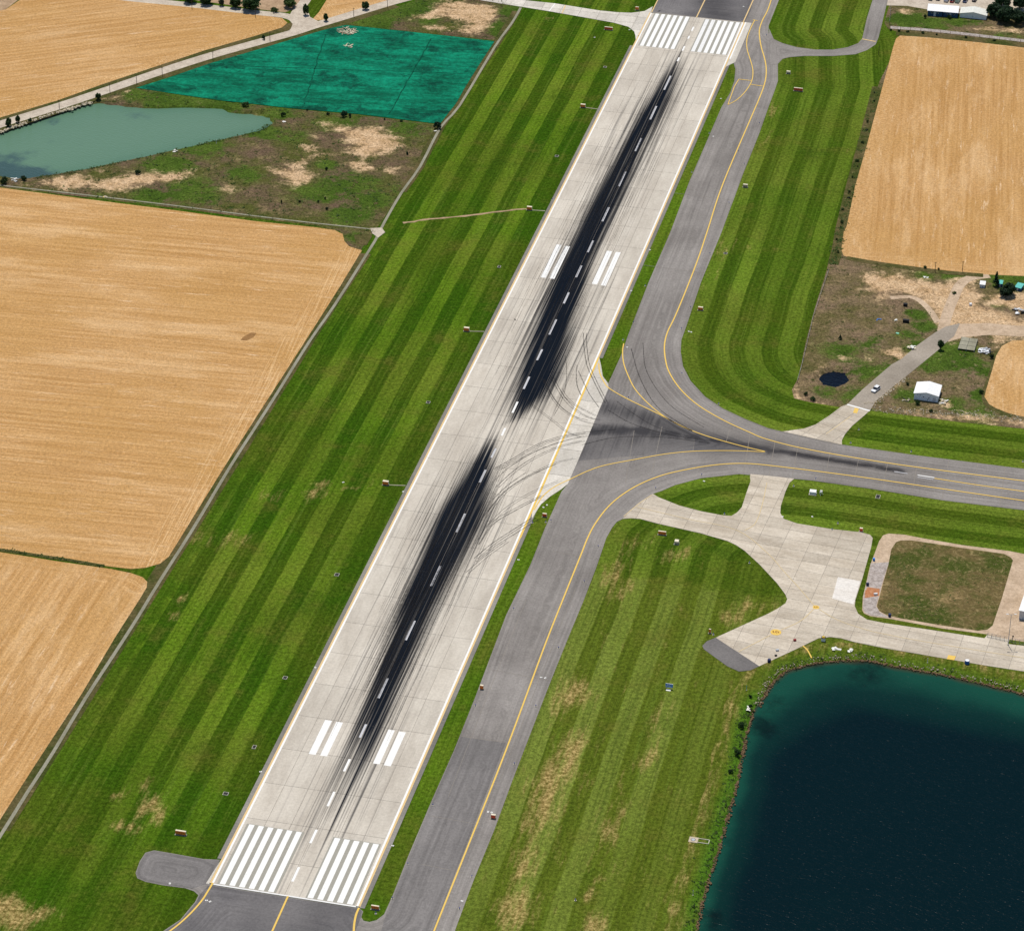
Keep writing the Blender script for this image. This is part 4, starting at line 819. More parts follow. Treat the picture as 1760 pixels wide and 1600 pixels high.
sign(1046, 52, 3.8, 1.1, .6, 'wide orange sign near the far left corner of the grass', n=5, face='red')
for px, py, a, lab in ((663, 833, (697,834.5), 'boxy orange marker sign on the left grass beside the dry streaks'), (802, 569, (832,570), 'boxy orange marker sign on the left grass, second from the near end'),
                       (910, 361, (937,363), 'boxy orange marker sign on the left grass where the pale path ends'), (1002, 185, (1027,188), 'boxy orange marker sign on the left grass, nearest the far threshold')):
    sign(px, py, 2.1, 1.2, 1.0, lab, n=2)
    strip('sign_path', [(px+5, py+.5), a], .55, .06, 'path', 'thin pale path from a marker sign to the runway edge' , 1)
for px, py, w, h, d, lab, fc in ((1281,322,1.9,1.0,.8,'small cream sign right of the upper taxiway','tan'), (1204,533,1.9,1.0,.8,'small reddish sign right of the taxiway bend','orange'), (848,1406,1.4,1.1,.7,'small red sign on the right edge of the near taxiway','red'),
                                 (828,1184,1.1,1.2,.7,'small orange sign on the left edge of the taxiway','orange'), (936,888,1.5,1.0,.6,'small red sign on the narrow grass tip below the turn-off','red'), (1095,18,1.6,1.3,.6,'small orange sign on the grass above the link road','orange'),
                                 (1355,127,1.7,.9,.9,'small cream box sign just inside the far loop','cream'), (1163,934,1.4,.9,1.5,'small cream box sign right of the wide orange and white sign','cream'), (1220,1088,.7,1.3,.4,'slim orange marker beside the apron tip','orange'), (1480,913,1.1,1.0,.7,'small red and white sign at the top edge of the apron','red')):
    sign(px, py, w, h, d, lab, face=fc, n=2)
ribbon('dirt_trail', [tuple(np.array(q) + rng.normal(0, .25, 2)) for q in smooth_line(P2([(692,384),(740,377),(800,372),(860,364),(905,359)]), 5)], rng.uniform(.6, 1.7, 21), .045, M['brown_dirt'], label='thin pale dirt trail across the left grass to a marker sign')
# blue information board
o = empty('airfield_sign', at(1150, 1184, .02), RROT); tag(o, 'blue board with white lettering on the right grass', 'sign')
MB().box((-.1, -.6, .05), (1.5, 1.0, .1)).build('concrete_base', M['sign_white'], o)
for sx in (-.8, .8): MB().box((sx, .1, .6), (.1, .1, 1.2)).build('post', M['steel'], o)
MB().box((0, .1, 1.3), (2.4, .12, 1.4)).build('frame', M['sign_white'], o)
pn = MB().box((0, .03, 1.3), (2.25, .06, 1.25)).build('face_panel', M['signblue'], o)
for x, z, w, h in ((-.75,1.3,.12,.8), (-.55,1.62,.35,.14), (-.42,1.4,.12,.4), (-.55,1.2,.35,.12), (-.1,1.3,.14,.8), (.15,1.65,.4,.12), (.45,.98,.9,.12), (.5,1.72,.8,.08)): MB().box((x, -.015, z), (w, .03, h)).build('legend_character', M['sign_white'], pn)

# ------------------------------------------------------------------ drain pits
def pit(px, py, w, l, label, group=None):
    o = empty('drain_pit', at(px, py, .0), RROT); tag(o, label, 'drain', group); m = MB(); t = .12
    for c, s in (((0, l/2+t/2, .1), (w+2*t, t, .2)), ((0, -l/2-t/2, .1), (w+2*t, t, .2)), ((w/2+t/2, 0, .1), (t, l, .2)), ((-w/2-t/2, 0, .1), (t, l, .2))): m.box(c, s)
    m.build('rim', M['rim'], o); MB().box((0, 0, .03), (w, l, .04)).build('pit_floor', M['black'], o)
    for k in range(3): MB().box(((k-1)*w/3, 0, .06), (.05, l, .04)).build('grate_bar', M['black'], o)
    return o
for px, py, w, l, lab in ((858,459,1.0,1.5,'dark drain pit on the left grass, third from the far end'), (736,692,1.2,1.3,'dark drain pit on the left grass beside the gap in the rubber'), (579,988,1.3,1.5,'dark drain pit on the left grass midway down the near half'), (490,1165,1.2,1.3,'dark drain pit on the left grass above the two near ones'),
                         (437,1284,.9,1.6,'dark drain pit on the left grass level with the near touchdown bars'), (388,1364,1.4,1.3,'dark drain pit on the left grass, nearest the camera'), (957,269,1.3,1.4,'dark drain pit on the left grass, second from the far end'), (1040,116,1.2,1.3,'dark drain pit on the left grass, farthest from the camera'),
                         (1509,854,1.3,2.3,'square black drain pit on the grass right of the apron entry'), (1247,436,1.2,1.2,'dark drain pit in the dry patch right of the taxiway'), (1271,884,.7,.8,'tiny drain pit on the corner of the grass triangle')): pit(px, py, w, l, lab)

# ------------------------------------------------------------------ taxiway edge lights
lg = 'small blue taxiway edge lights'
l0 = empty('edge_light', (0, 0, 0)); MB().cyl((0, 0, 0), .34, .08, 10).build('base_plate', M['rim'], l0); MB().cyl((0, 0, .08), .1, .34, 8).build('stem', M['black'], l0); MB().cyl((0, 0, .42), .2, .26, 10, .1).build('lens', M['lamp_blue'], l0)
ORD = ['nearest', 'second nearest', 'third nearest', 'fourth nearest', 'fifth nearest', 'sixth nearest', 'seventh nearest', 'eighth nearest']
LP = []
for pts, where in (([(790,1562),(811,1507),(884,1313),(921,1214),(960,1114),(1004,1000),(1028,940)], 'on the right edge of the near taxiway'), ([(674,1544),(701,1485),(744,1384),(817,1213),(883,1047),(947,896)], 'on the left edge of the near taxiway'), ([(1172,643),(1171,566),(1187,529),(1220,437),(1253,350),(1279,283),(1305,213)], 'right of the far taxiway beyond the bend'), ([(1071,585),(1089,555),(1109,492),(1189,297),(1219,230)], 'left of the far taxiway beyond the turn-off')):
    for k, q in enumerate(pts): LP.append((q, 'blue edge light ' + where + ', ' + ORD[k] + ' the camera'))
for q, l in (((763,1239), 'on the right runway edge near the touchdown bars'), ((949,344), 'on the left runway edge above the dirt trail'), ((1235,695), 'on the outer edge of the taxiway bend'), ((1462,762), 'right of the service road mouth at the taxiway edge'), ((1566,777), 'on the upper edge of the right taxiway branch'), ((1758,794), 'on the upper edge of the right branch, at the photo edge'), ((1127,840), 'at the left tip of the grass triangle'), ((1206,817), 'above the middle of the grass triangle'), ((1402,824), 'on the lower edge of the right branch above the slanted cabinet'), ((1317,62), 'at the far fork of loop and taxiway'), ((1275,36), 'at the right corner of the far threshold'), ((1269,261), 'on the yellow line of the far taxiway'), ((1080,684), 'on the yellow line inside the dark turn-off'), ((938,898), 'below the small red sign on the grass tip'), ((915,899), 'left of the small red sign on the grass tip'), ((1245,884), 'on the lower edge of the grass triangle'), ((1288,968), 'on the grass beside the apron bend'), ((1226,1091), 'at the corner of the dark apron tip'), ((989,1547), 'alone in the dry right grass near the bottom'), ((1364,836), 'on the grass corner right of the apron neck'), ((1440,900), 'on the grass above the wide apron'), ((1430,911), 'on the top edge of the wide apron'), ((1476,739), 'on the grass right of the service road'), ((646,1570), 'below the orange sign on the rounded grass tip')):
    LP.append((q, 'small blue edge light ' + l))
for k, ((px, py), lab) in enumerate(LP):
    o = l0 if k == 0 else copy_tree(l0); o.location = at(px, py, .06); tag(o, lab, 'light', lg)
w0 = empty('ground_marker', (0, 0, 0)); MB().box((0, 0, .05), (.75, .55, .1)).build('block', M['sign_white'], w0, bevel=.02); MB().cyl((0, 0, .1), .12, .12, 8).build('lamp', M['steel'], w0)
WM = [((1282,57),'beside the far threshold'),((1239,170),'at the top of the upper grass strip'),((1226,235),'on the left edge of the far taxiway, farthest'),((1184,570),'on the inner grass of the bend, left of two'),((1117,430),'on the upper grass strip level with the touchdown bars'),((1085,500),'on the right runway shoulder below the touchdown bars'),((1078,597),'at the start of the inner yellow curve'),((1188,571),'on the inner grass of the bend, right of two'),((1210,827),'inside the grass triangle'),((930,1164),'on the near taxiway right of the yellow line, left of two'),((937,1165),'on the near taxiway right of the yellow line, right of two'),((839,1395),'left of the small red taxiway sign, left of two'),((845,1396),'left of the small red taxiway sign, right of two'),((675,1453),'on the lower grass strip beside the threshold stripes'),((448,1326),'on the left grass below the near touchdown bars'),((1345,888),'at the left end of the grass above the apron'),((1396,888),'on the grass above the apron, long and flat'),((1278,12),'on the far dark pad'),((1082,52),'at the rounded far corner of the left grass'),((1022,65),'on the far left grass below the wide sign'),((940,868),'on the grass tip, upper of two'),((934,872),'on the grass tip, lower of two'),((891,962),'on the lower grass strip below the turn-off'),((590,829),'in the dry streaks of the left grass'),((693,845),'on the left runway shoulder by the marker sign'),((542,1147),'on the left runway shoulder midway down'),((794,1548),'on the right edge of the near taxiway'),((355,1547),'on the near dark pad, left of two'),((361,1549),'on the near dark pad, right of two'),((292,1518),'below the stub pad')]
for k, ((px, py), l) in enumerate(WM):
    o = w0 if k == 0 else copy_tree(w0); o.location = at(px, py, .06); o.rotation_euler = (0, 0, k*.7); tag(o, 'tiny white marker block ' + l, 'marker', 'tiny white marker blocks')

# ------------------------------------------------------------------ navigation equipment
o = empty('equipment_cabinet', at(1397, 849, .02), RROT); tag(o, 'white slanted equipment cabinet on the grass above the apron', 'cabinet')
MB().box((0, 0, .1), (2.6, 2.2, .2)).build('base', M['rim'], o); MB().prism([(-1.1, .2), (1.1, .2), (1.1, 1.1), (-1.1, 1.1)], -.55, .75).build('housing', M['white_sheet'], o, bevel=.04); MB().box((0, .1, 1.2), (2.3, 1.5, .1), 0, math.radians(10)).build('lid', M['white_sheet'], o)
o = empty('weather_mast', at(1411, 850, .02), RROT); tag(o, 'white tripod instrument beside the slanted cabinet', 'instrument')
for a in (0.4, 2.5, 4.6): MB().tube((.75*math.cos(a), .75*math.sin(a), 0), (0, 0, .9), .07).build('leg', M['sign_white'], o)
MB().box((0, 0, 1.0), (.9, .7, .35)).build('head', M['sign_white'], o, bevel=.04); MB().box((0, .2, 1.45), (.8, .5, .14)).build('cap', M['sign_white'], o)
o = empty('equipment_cabinet', at(1415, 1101, .05), RROT); tag(o, 'white box with a yellow top at the apron corner', 'cabinet')
MB().box((0, 0, .55), (1.3, 1.1, 1.1)).build('housing', M['white_sheet'], o, bevel=.04); MB().box((0, .05, 1.18), (1.4, 1.2, .14)).build('band', M['black'], o); MB().cyl((0, .2, 1.25), .55, .35, 12, .3).build('lamp', M['lamp_yellow'], o)
def barrel(px, py, r, h, mat, label, top=None):
    o = empty('barrel', at(px, py, .13)); tag(o, label, 'barrel'); MB().cyl((0, 0, 0), r, h, 14).build('body', M[mat], o)
    for z in (h*.3, h*.65): MB().cyl((0, 0, z), r*1.04, .06, 14).build('hoop', M[mat], o)
    MB().cyl((0, 0, h), r*.92, .05, 14).build('lid', M[top or mat], o)
barrel(1662, 1140, .75, 1.2, 'blue', 'blue barrel with a pale lid on the lower edge of the apron road', 'white_sheet')
barrel(1322, 1137, .55, .9, 'navy', 'dark blue barrel at the lower edge of the apron')
barrel(1502, 963, .4, .8, 'signblue', 'blue barrel on the upper gravel strip')
barrel(1529, 1059, .5, .9, 'navy', 'dark blue barrel at the lower corner of the dry meadow')
def crate(name, px, py, sx, sy, sz, mat, label, cat, rz=.2, z=.08, slats=3):
    o = empty(name, at(px, py, z), rz); tag(o, label, cat)
    MB().box((0, 0, sz/2), (sx, sy, sz)).build('body', M[mat], o, bevel=min(sx, sz)*.06)
    for k in range(slats): MB().box(((k-(slats-1)/2)*sx/slats, 0, sz/2), (.06, sy*1.04, sz*1.02)).build('batten', M['black'], o)
    return o
crate('pump_cart', 1366, 1101, .9, .6, .6, 'car_red', 'small red cart on the apron near the painted roundel', 'cart', z=.13)
crate('tool_cart', 1336, 1118, 1.0, .7, .5, 'greywall', 'small grey cart on the apron above the dark barrel', 'cart', z=.13)
crate('tool_box', 1333.5, 1127, .8, .5, .4, 'black', 'small black box on the apron beside the blue barrel', 'box', z=.13)
crate('tool_box', 1491, 1006, .9, .7, 1.0, 'navy', 'dark blue box at the left edge of the gravel strip', 'box', .1)
crate('drum_rack', 1505, 1022, 1.2, .7, .6, 'white_sheet', 'white rack with black ends on the orange earth', 'rack')
crate('container', 1557, 554, 2.4, 1.2, 1.2, 'black', 'black box trailer in the dry yard', 'trailer', RROT)
crate('container', 1556, 526, 1.6, 1.1, 1.1, 'black', 'smaller black box near the curved wheel track', 'box', RROT)
crate('tank', 1668, 525, 1.0, .9, .9, 'white_sheet', 'white tank with a blue base on the sandy yard', 'tank', .3, slats=0)
def sheet_pile(name, px, py, n, r, mats, label, cat, size=(1.6, 1.0)):
    rs = random.Random(int(px*7+py)); o = empty(name, at(px, py, .06)); tag(o, label, cat)
    for k in range(n):
        a = rs.uniform(0, 6.3); d = r*math.sqrt(rs.random())
        m = MB(); m.box((d*math.cos(a), d*math.sin(a)*.9, .10+min(.09*k, .7)*rs.uniform(.3, 1)), (size[0]*rs.uniform(.5, 1.2), size[1]*rs.uniform(.4, 1.2), .05), rs.uniform(0, 3.1), rs.uniform(-.3, .3)); m.build('sheet', M[rs.choice(mats)], o)
sheet_pile('scrap_pile', 1692, 604, 26, 2.3, ['white_sheet', 'steel', 'palewall', 'black', 'greywall'], 'heap of white and grey scrap sheets beside the panelled frame', 'scrap pile', (2.2, .8))
sheet_pile('scrap_pile', 1752, 536, 14, 2.6, ['white_sheet', 'steel', 'black'], 'scattered dark and white scrap at the right edge of the sandy yard', 'scrap pile')
sheet_pile('plank_pile', 1621, 692, 16, 1.7, ['cream', 'white_sheet', 'tan', 'tan'], 'pale planks leaning on the right of the white shed', 'plank pile', (2.2, .5))
sheet_pile('plank_pile', 1557, 688, 8, 1.1, ['cream', 'tan', 'black'], 'few pale boards left of the white shed', 'plank pile', (1.6, .5))
sheet_pile('tarp_heap', 1436, 1116, 6, 1.0, ['sign_white', 'canvas'], 'crumpled white sheets on the lake bank, left of two', 'tarp', (1.6, 1.0))
sheet_pile('tarp_heap', 1462, 1119, 5, .7, ['sign_white', 'canvas'], 'crumpled white sheets on the lake bank, right of two', 'tarp', (1.5, .8))
sheet_pile('tarp_heap', 1540, 551, 4, .8, ['sign_white', 'canvas'], 'white sheets on the ground beside the black box trailer', 'tarp', (1.2, .5))
sheet_pile('tarp_heap', 1510, 550, 3, .6, ['blue', 'signblue'], 'blue tarp on the dry ground', 'tarp', (1.6, .6))
sheet_pile('tarp_heap', 1541, 573, 3, .4, ['green_tarp'], 'pale green tarp on the dry ground', 'tarp', (1.2, 1.0))
sheet_pile('tarp_heap', 1591, 477, 4, 1.0, ['sign_white', 'canvas'], 'white sheets below the right field edge', 'tarp', (1.3, .6))
sheet_pile('tarp_heap', 1284, 1218, 4, 1.0, ['sign_white'], 'white board on the left bank of the lake', 'tarp', (2.0, .7))
sheet_pile('tarp_heap', 302, 260, 5, 1.3, ['sign_white', 'canvas'], 'white bags on the lower shore of the milky pond', 'tarp', (1.2, .8))
sheet_pile('tarp_heap', 25, 310, 8, 1.8, ['sign_white', 'canvas', 'steel'], 'white debris at the near corner of the milky pond', 'tarp', (1.6, .7))
sheet_pile('tarp_heap', 181, 339, 3, .6, ['lamp_yellow', 'tan'], 'orange yellow tarp beside the field channel', 'tarp', (1.6, 1.0))
sheet_pile('tarp_heap', 487, 210, 4, .8, ['sign_white'], 'white sheets at the right tip of the milky pond', 'tarp', (1.3, .7))
sheet_pile('tarp_heap', 749, 226, 3, .5, ['sign_white'], 'white sheet under the dark bush by the perimeter path', 'tarp', (1.0, .8))
sheet_pile('brush_pile', 597, 55, 60, 4.2, ['tan', 'wood', 'tan', 'cream'], 'pile of pale branches on the green net field', 'brush pile', (3.4, .3))
sheet_pile('brush_pile', 598, 80, 10, 2.0, ['tan', 'cream'], 'small heap of pale debris on the green net field', 'brush pile', (2.0, .5))
sheet_pile('brush_pile', 1566, 598, 12, 1.2, ['cream', 'tan', 'canvas'], 'mound of pale rubble beside the access road', 'rubble pile', (1.6, 1.1))
sheet_pile('black_pieces', 885, 550, 3, .5, ['black'], 'small black pieces on the left half of the runway', 'scrap', (.9, .4))  # a few thin black sheets making one small dark spot
sheet_pile('black_pieces', 1134, 20, 3, .6, ['black'], 'black scrap on the far dark pad', 'scrap', (1.2, .4))
# manhole slab by the lake
o = empty('manhole_slab', at(1192, 1443, .03), RROT); tag(o, 'square concrete manhole slab with a round lid near the lake', 'manhole')
MB().box((0, 0, .06), (2.7, 2.6, .12)).build('slab', M['tan'], o); MB().cyl((-.1, 0, .12), .6, .05, 16).build('lid', M['steel'], o); MB().cyl((-.1, 0, .12), .72, .03, 16).build('lid_ring', M['black'], o)
MB().box((3.0, .95, .1), (3.2, .2, .2)).box((3.0, -.95, .1), (3.2, .2, .2)).box((4.6, 0, .1), (.2, 2.1, .2)).build('kerb', M['rim'], o)
for px, py, lab in ((1191,938+600,'grey post standing by the lower lake bank'), (1283,1186,'pale blue post on the bank above the lake corner'), (1594,1139,'white post on the bank below the apron road'), (372,247,'white post on the lower shore of the milky pond')):
    o = empty('post', at(px, py, .02)); tag(o, lab, 'post'); MB().cyl((0, 0, 0), .2, .1, 8).build('foot', M['rim'], o); MB().cyl((0, 0, .1), .08, 1.7, 8).build('shaft', M['steel' if 'grey' in lab else ('turquoise' if 'blue' in lab else 'sign_white')], o)

# ------------------------------------------------------------------ buildings
def frame(bl, br, z=0.0):
    a, b = P(*bl), P(*br); d = (b-a)[:2]; return a, float(np.linalg.norm(d)), math.atan2(d[1], d[0])
def hall(name, bl, br, depth, eave, rise, wall, roof, label, cat='shed', ridge='y', over=.3, wins=(), doors=(), ribs=8):
    a, w, rz = frame(bl, br); o = empty(name, (a[0], a[1], .05), rz); tag(o, label, cat); e = eave
    if ridge == 'y': prof = [(0, 0), (w, 0), (w, e), (w/2, e+rise), (0, e)]; MB().prism(prof, 0, depth).build('wall', M[wall], o)
    else:
        m = MB(); b = [(0,0,0),(w,0,0),(w,depth,0),(0,depth,0),(0,0,e),(w,0,e),(w,depth,e+rise),(0,depth,e+rise)]; m.v = b; m.f = [(0,1,5,4),(1,2,6,5),(2,3,7,6),(3,0,4,7),(4,5,6,7),(3,2,1,0)]; m.build('wall', M[wall], o)
    t = .1
    if ridge == 'y':
        rf = None
        for s in (0, 1):
            x0, x1 = (-over, w/2) if s == 0 else (w+over, w/2); sl = rise/(w/2)
            z0 = e - over*sl; m = MB(); m.v = [(x0,-over,z0+.02),(x1,-over,e+rise+.02),(x1,depth+over,e+rise+.02),(x0,depth+over,z0+.02)]; m.v += [(x, y, z+t) for x, y, z in m.v]
            m.f = [(0,1,2,3),(4,5,6,7),(0,1,5,4),(1,2,6,5),(2,3,7,6),(3,0,4,7)]; rf = m.build('roof', M[roof], o)
        for k in range(ribs):
            y = (k+.5)*depth/ribs
            for s in (-1, 1): MB().tube((w/2, y, e+rise+t+.03), (w/2 + s*(w/2+over*.9), y, e - over*.9*rise/(w/2) + t+.03), .035, n=4).build('roof_seam', M[roof], rf)
    else:
        sl = rise/depth; m = MB(); m.v = [(-over,-over,e-over*sl+.02),(w+over,-over,e-over*sl+.02),(w+over,depth+over,e+rise+over*sl+.02),(-over,depth+over,e+rise+over*sl+.02)]; m.v += [(x, y, z+t) for x, y, z in m.v]
        m.f = [(0,1,2,3),(4,5,6,7),(0,1,5,4),(1,2,6,5),(2,3,7,6),(3,0,4,7)]; rf = m.build('roof', M[roof], o)
        for k in range(ribs):
            x = (k+.5)*w/ribs; MB().tube((x, -over, e-over*sl+t+.04), (x, depth+over, e+rise+over*sl+t+.04), .04, n=4).build('roof_seam', M[roof], rf)
    for x, z, ww, hh in wins:
        f = MB().box((x, -.03, z), (ww+.12, .06, hh+.12)).build('window', M['white_sheet'], o); MB().box((x, -.07, z), (ww, .05, hh)).build('pane', M['glass'], f)
    for x, ww, hh in doors:
        f = MB().box((x, -.04, hh/2), (ww, .08, hh)).build('door', M['greywall'], o); MB().box((x+ww*.35, -.1, hh*.48), (.1, .06, .2)).build('handle', M['black'], f)
    return o
hall('white_shed', (1570.6,686.5), (1611.5,692), 8.3, 2.6, .9, 'palewall', 'white_sheet', 'white gabled shed in the waste ground beside the access road', ribs=0, wins=[(3.5,1.5,.4,.35),(5.4,1.3,.4,.35),(5.1,.7,.35,.3),(1.2,2.2,.3,.2),(2.2,2.2,.3,.2)], doors=[(7.4,1.1,1.9)])
hall('blue_hangar', (1594,27.5), (1619.5,29.5), 6.6, 2.5, .5, 'bluewall', 'white_sheet', 'low blue hangar with a pale sheet roof, left half of the far pair', 'hangar', 'x', ribs=9, wins=[(2,1.6,.8,.5),(4.6,1.6,.8,.5)], doors=[(3.3,1.0,2.0)])
hall('blue_hangar', (1621,29.6), (1645.5,31.5), 6.6, 2.45, .5, 'bluewall', 'white_sheet', 'low blue hangar behind small shrubs, right half of the far pair', 'hangar', 'x', ribs=9, wins=[(1.6,1.6,.8,.5),(4.8,1.6,.8,.5)], doors=[(3.2,1.0,2.0)])
hall('white_tent', (1649.5,30.5), (1694.8,35), 6.8, 2.1, 1.1, 'white_sheet', 'canvas', 'white gabled marquee left of the dark trees', 'tent', 'y', ribs=5, doors=[(5.9,.12,2.0)])
hall('white_warehouse', (1751,1063.5), (1830,1078), 16, 3.3, .6, 'greywall', 'white_sheet', 'white roofed warehouse cut by the right edge of the photo', 'warehouse', 'x', ribs=10, doors=[(5,3,2.6)], wins=[(9,1.9,1.2,.7)])
hall('white_shed', (1683.5,494.5), (1692.5,495.5), 2.6, 1.3, .3, 'greywall', 'white_sheet', 'little white hut beside the conifer', 'hut', 'x', .1, ribs=3, doors=[(.9,.6,1.1)])
hall('turquoise_hut', (1744,499), (1754,501.5), 3.2, 1.3, .5, 'bluewall', 'turquoise', 'little turquoise roofed hut right of the round tree', 'hut', 'x', .15, ribs=4, doors=[(1.1,.6,1.1)])
hall('blue_hut', (1715,493), (1722,494), 2.4, 1.3, .4, 'bluewall', 'turquoise', 'little blue hut half hidden behind the round tree', 'hut', 'x', .1, ribs=3, doors=[(.8,.5,1.1)])
hall('white_house', (1741,9), (1772,13), 7, 3.0, 1.0, 'palewall', 'white_sheet', 'white house showing behind the dark far trees', 'house', 'y', ribs=4, wins=[(2,1.7,.9,.9),(5,1.7,.9,.9)])
# panelled frame
a, w, rz = frame((1646, 602), (1674.5, 606)); o = empty('panel_frame', (a[0], a[1], .05), rz); tag(o, 'low grey panelled rack beside the heap of scrap sheets', 'rack')
for i in range(2):
    for j in range(3):
        m = MB(); m.box((w*(i+.5)/2, 3.2*(j+.5), .7+.03*((i*3+j) % 3)), (w/2-.12, 3.05, .08)); m.build('panel', M['path'], o)
for x in (.1, w/2, w-.1):
    for y in (.1, 4.8, 9.5): MB().box((x, y, .33), (.12, .12, .66)).build('leg', M['steel'], o)
for x in (0.0, w/2, w): MB().box((x, 4.8, .64), (.1, 9.6, .08)).build('rail', M['black'], o)

# fence and gate by the gravel yard
def fence(p0, p1, hgt, n, label, name='fence', cat='fence'):
    a, w, rz = frame(p0, p1); o = empty(name, (a[0], a[1], .05), rz); tag(o, label, cat)
    for k in range(n+1): MB().cyl((w*k/n, 0, 0), .06, hgt, 6).build('post', M['chain'], o)
    for z in (hgt*.08, hgt*.97): MB().box((w/2, 0, z), (w, .05, .05)).build('rail', M['chain'], o)
    m = int(w/.45)
    for k in range(m): MB().box((w*(k+.5)/m, 0, hgt*.5), (.035, .03, hgt*.88)).build('picket', M['chain'], o)
    return o
fence((1697,1095), (1733,1103), 1.7, 5, 'grey bar gate across the gravel yard entrance', 'gate', 'gate')
fence((1737,1104), (1790,1113), 1.7, 7, 'grey bar fence running right from the gate')
def wire_fence(pts, hgt, gap, label):
    L = P2(pts); o = empty('fence', (*L[0], .05)); tag(o, label, 'fence'); tot = 0; prev = None
    for a, b in zip(L[:-1], L[1:]):
        l = math.hypot(b[0]-a[0], b[1]-a[1]); n = max(1, int(l/gap))
        for k in range(n):
            q = (a[0]+(b[0]-a[0])*k/n-L[0][0], a[1]+(b[1]-a[1])*k/n-L[0][1]); MB().box((q[0], q[1], hgt/2), (.14, .14, hgt)).build('post', M['wood'], o)
            if prev:
                for z in (hgt*.5, hgt*.92): MB().tube((*prev, z), (*q, z), .03, n=4).build('wire', M['chain'], o)
            prev = q
    return o
wire_fence([(1531,14),(1528,48)], 1.5, 3.5, 'post and wire fence beside the far loop road')
wire_fence([(1530,50),(1600,56),(1700,67),(1790,78)], 1.4, 4.0, 'post and wire fence along the top of the right field')
wire_fence([(1424,467),(1398,545),(1378,630),(1366,672)], 1.3, 5.0, 'post and wire fence between mown grass and dry yard')
# lamp post by the gate
o = empty('lamp_post', at(1732.5, 1108, .1)); tag(o, 'tall grey lamp post beside the yard gate', 'lamp post')
MB().cyl((0, 0, 0), .35, .25, 10).build('base', M['rim'], o); MB().tube((0, 0, .2), (0, 0, 11.6), .12, .07, 8).build('pole', M['steel'], o)
for s in (-1, 1):
    MB().tube((0, 0, 11.5), (s*1.0, 0, 11.8), .05, n=6).build('arm', M['steel'], o); MB().box((s*1.3, 0, 11.82), (.8, .3, .14)).build('lamp_head', M['white_sheet'], o, bevel=.03)
o = empty('dark_post', at(1739, 1104, .1)); tag(o, 'dark bent post just right of the lamp post', 'post'); MB().tube((0, 0, 0), (.15, 0, 2.4), .1, n=7).build('shaft', M['black'], o); MB().box((.2, 0, 2.4), (.5, .3, .4)).build('box', M['black'], o)
PL = [(102,187,'between the lone roadside tree and the pond corner trees'), (189,159,'just right of the lone roadside tree'), (235,144,'at the left tip of the green net field'), (279,131,'beside the lower left edge of the green net field'), (366,104,'midway along the upper edge of the green net field'), (464,70,'right of the small dark roadside bush'), (608,29,'above the branch pile'), (666,13,'at the top of the diagonal road'), (330,16,'on the far track above the golden field'), (439,30,'on the far track near the road junction'), (1607,467,'below the right field'), (1654,466,'at the lower right field edge near the dirt track'), (1510,95,'in the grass right of the far loop')]
for px, py, lab in PL:
    o = empty('utility_pole', at(px, py, .1), .3); tag(o, 'slim dark utility pole ' + lab, 'pole'); MB().tube((0, 0, 0), (0, 0, 4.2), .13, .09, 7).build('shaft', M['bark'], o); MB().box((0, 0, 3.9), (1.1, .1, .12)).build('crossarm', M['bark'], o)

# ------------------------------------------------------------------ cars
def car(px, py, head, mat, label, van=False, z=.12):
    o = empty('parked_car' if z < .115 else 'car', at(px, py, z), head); tag(o, label, 'van' if van else 'car', None if z >= .115 else 'vehicles in the far yard')
    L, Wd = (4.9, 1.95) if van else (4.4, 1.8); h = 1.0 if van else .82
    m = MB(); prof = [(-L/2, .3), (L/2, .3), (L/2, .62), (L/2-.15, .74), (L*.22, h), (-L/2+.1, h), (-L/2, .8)]
    m.prism([(x, zz) for x, zz in prof], -Wd/2, Wd/2); bd = m.build('body', M[mat], o, bevel=.06)
    rh = 2.0 if van else 1.45; m = MB(); x0, x1 = -L/2+.12, L*.24
    b0 = [(x0, -Wd/2+.05, h-.02), (x1, -Wd/2+.05, h-.02), (x1, Wd/2-.05, h-.02), (x0, Wd/2-.05, h-.02)]; i = .22
    t0 = [(x0+(.1 if van else .45), -Wd/2+i, rh), (x1-(.45 if van else .75), -Wd/2+i, rh), (x1-(.45 if van else .75), Wd/2-i, rh), (x0+(.1 if van else .45), Wd/2-i, rh)]
    m.v = b0+t0; m.f = [(0,1,5,4),(1,2,6,5),(2,3,7,6),(3,0,4,7),(4,5,6,7)]; gl = m.build('windows', M['glass'] if not van else M[mat], o)
    m = MB(); m.box(((t0[0][0]+t0[1][0])/2, 0, rh+.03), (t0[1][0]-t0[0][0]+.05, Wd-2*i+.06, .07)); m.build('roof', M[mat], o, bevel=.02)
    if van: MB().box((x1-.2, 0, 1.45), (.35, Wd-.4, .5), 0, 0).build('windscreen', M['glass'], o)
    for sx in (-1, 1):
        for sy in (-1, 1):
            wl = MB().cyl((sx*L*.31, sy*(Wd/2-.1)-.1, .32), .32, .2, 12, axis='Y').build('wheel', M['rubber'], o); MB().cyl((sx*L*.31, sy*(Wd/2-.08)-.06, .32), .17, .12, 8, axis='Y').build('rim', M['steel'], wl)
    for sy in (-1, 1): MB().box((L/2-.02, sy*Wd*.33, .62), (.08, .4, .14)).build('headlight', M['white_sheet'], o); MB().box((-L/2+.02, sy*Wd*.33, .7), (.08, .3, .16)).build('tail_light', M['car_red'], o)
    return o
rd_ = pdir((1550, 625), (1480, 680)); car(1505, 671, math.atan2(rd_[1], rd_[0]), 'car_white', 'white car driving down the grey access road')
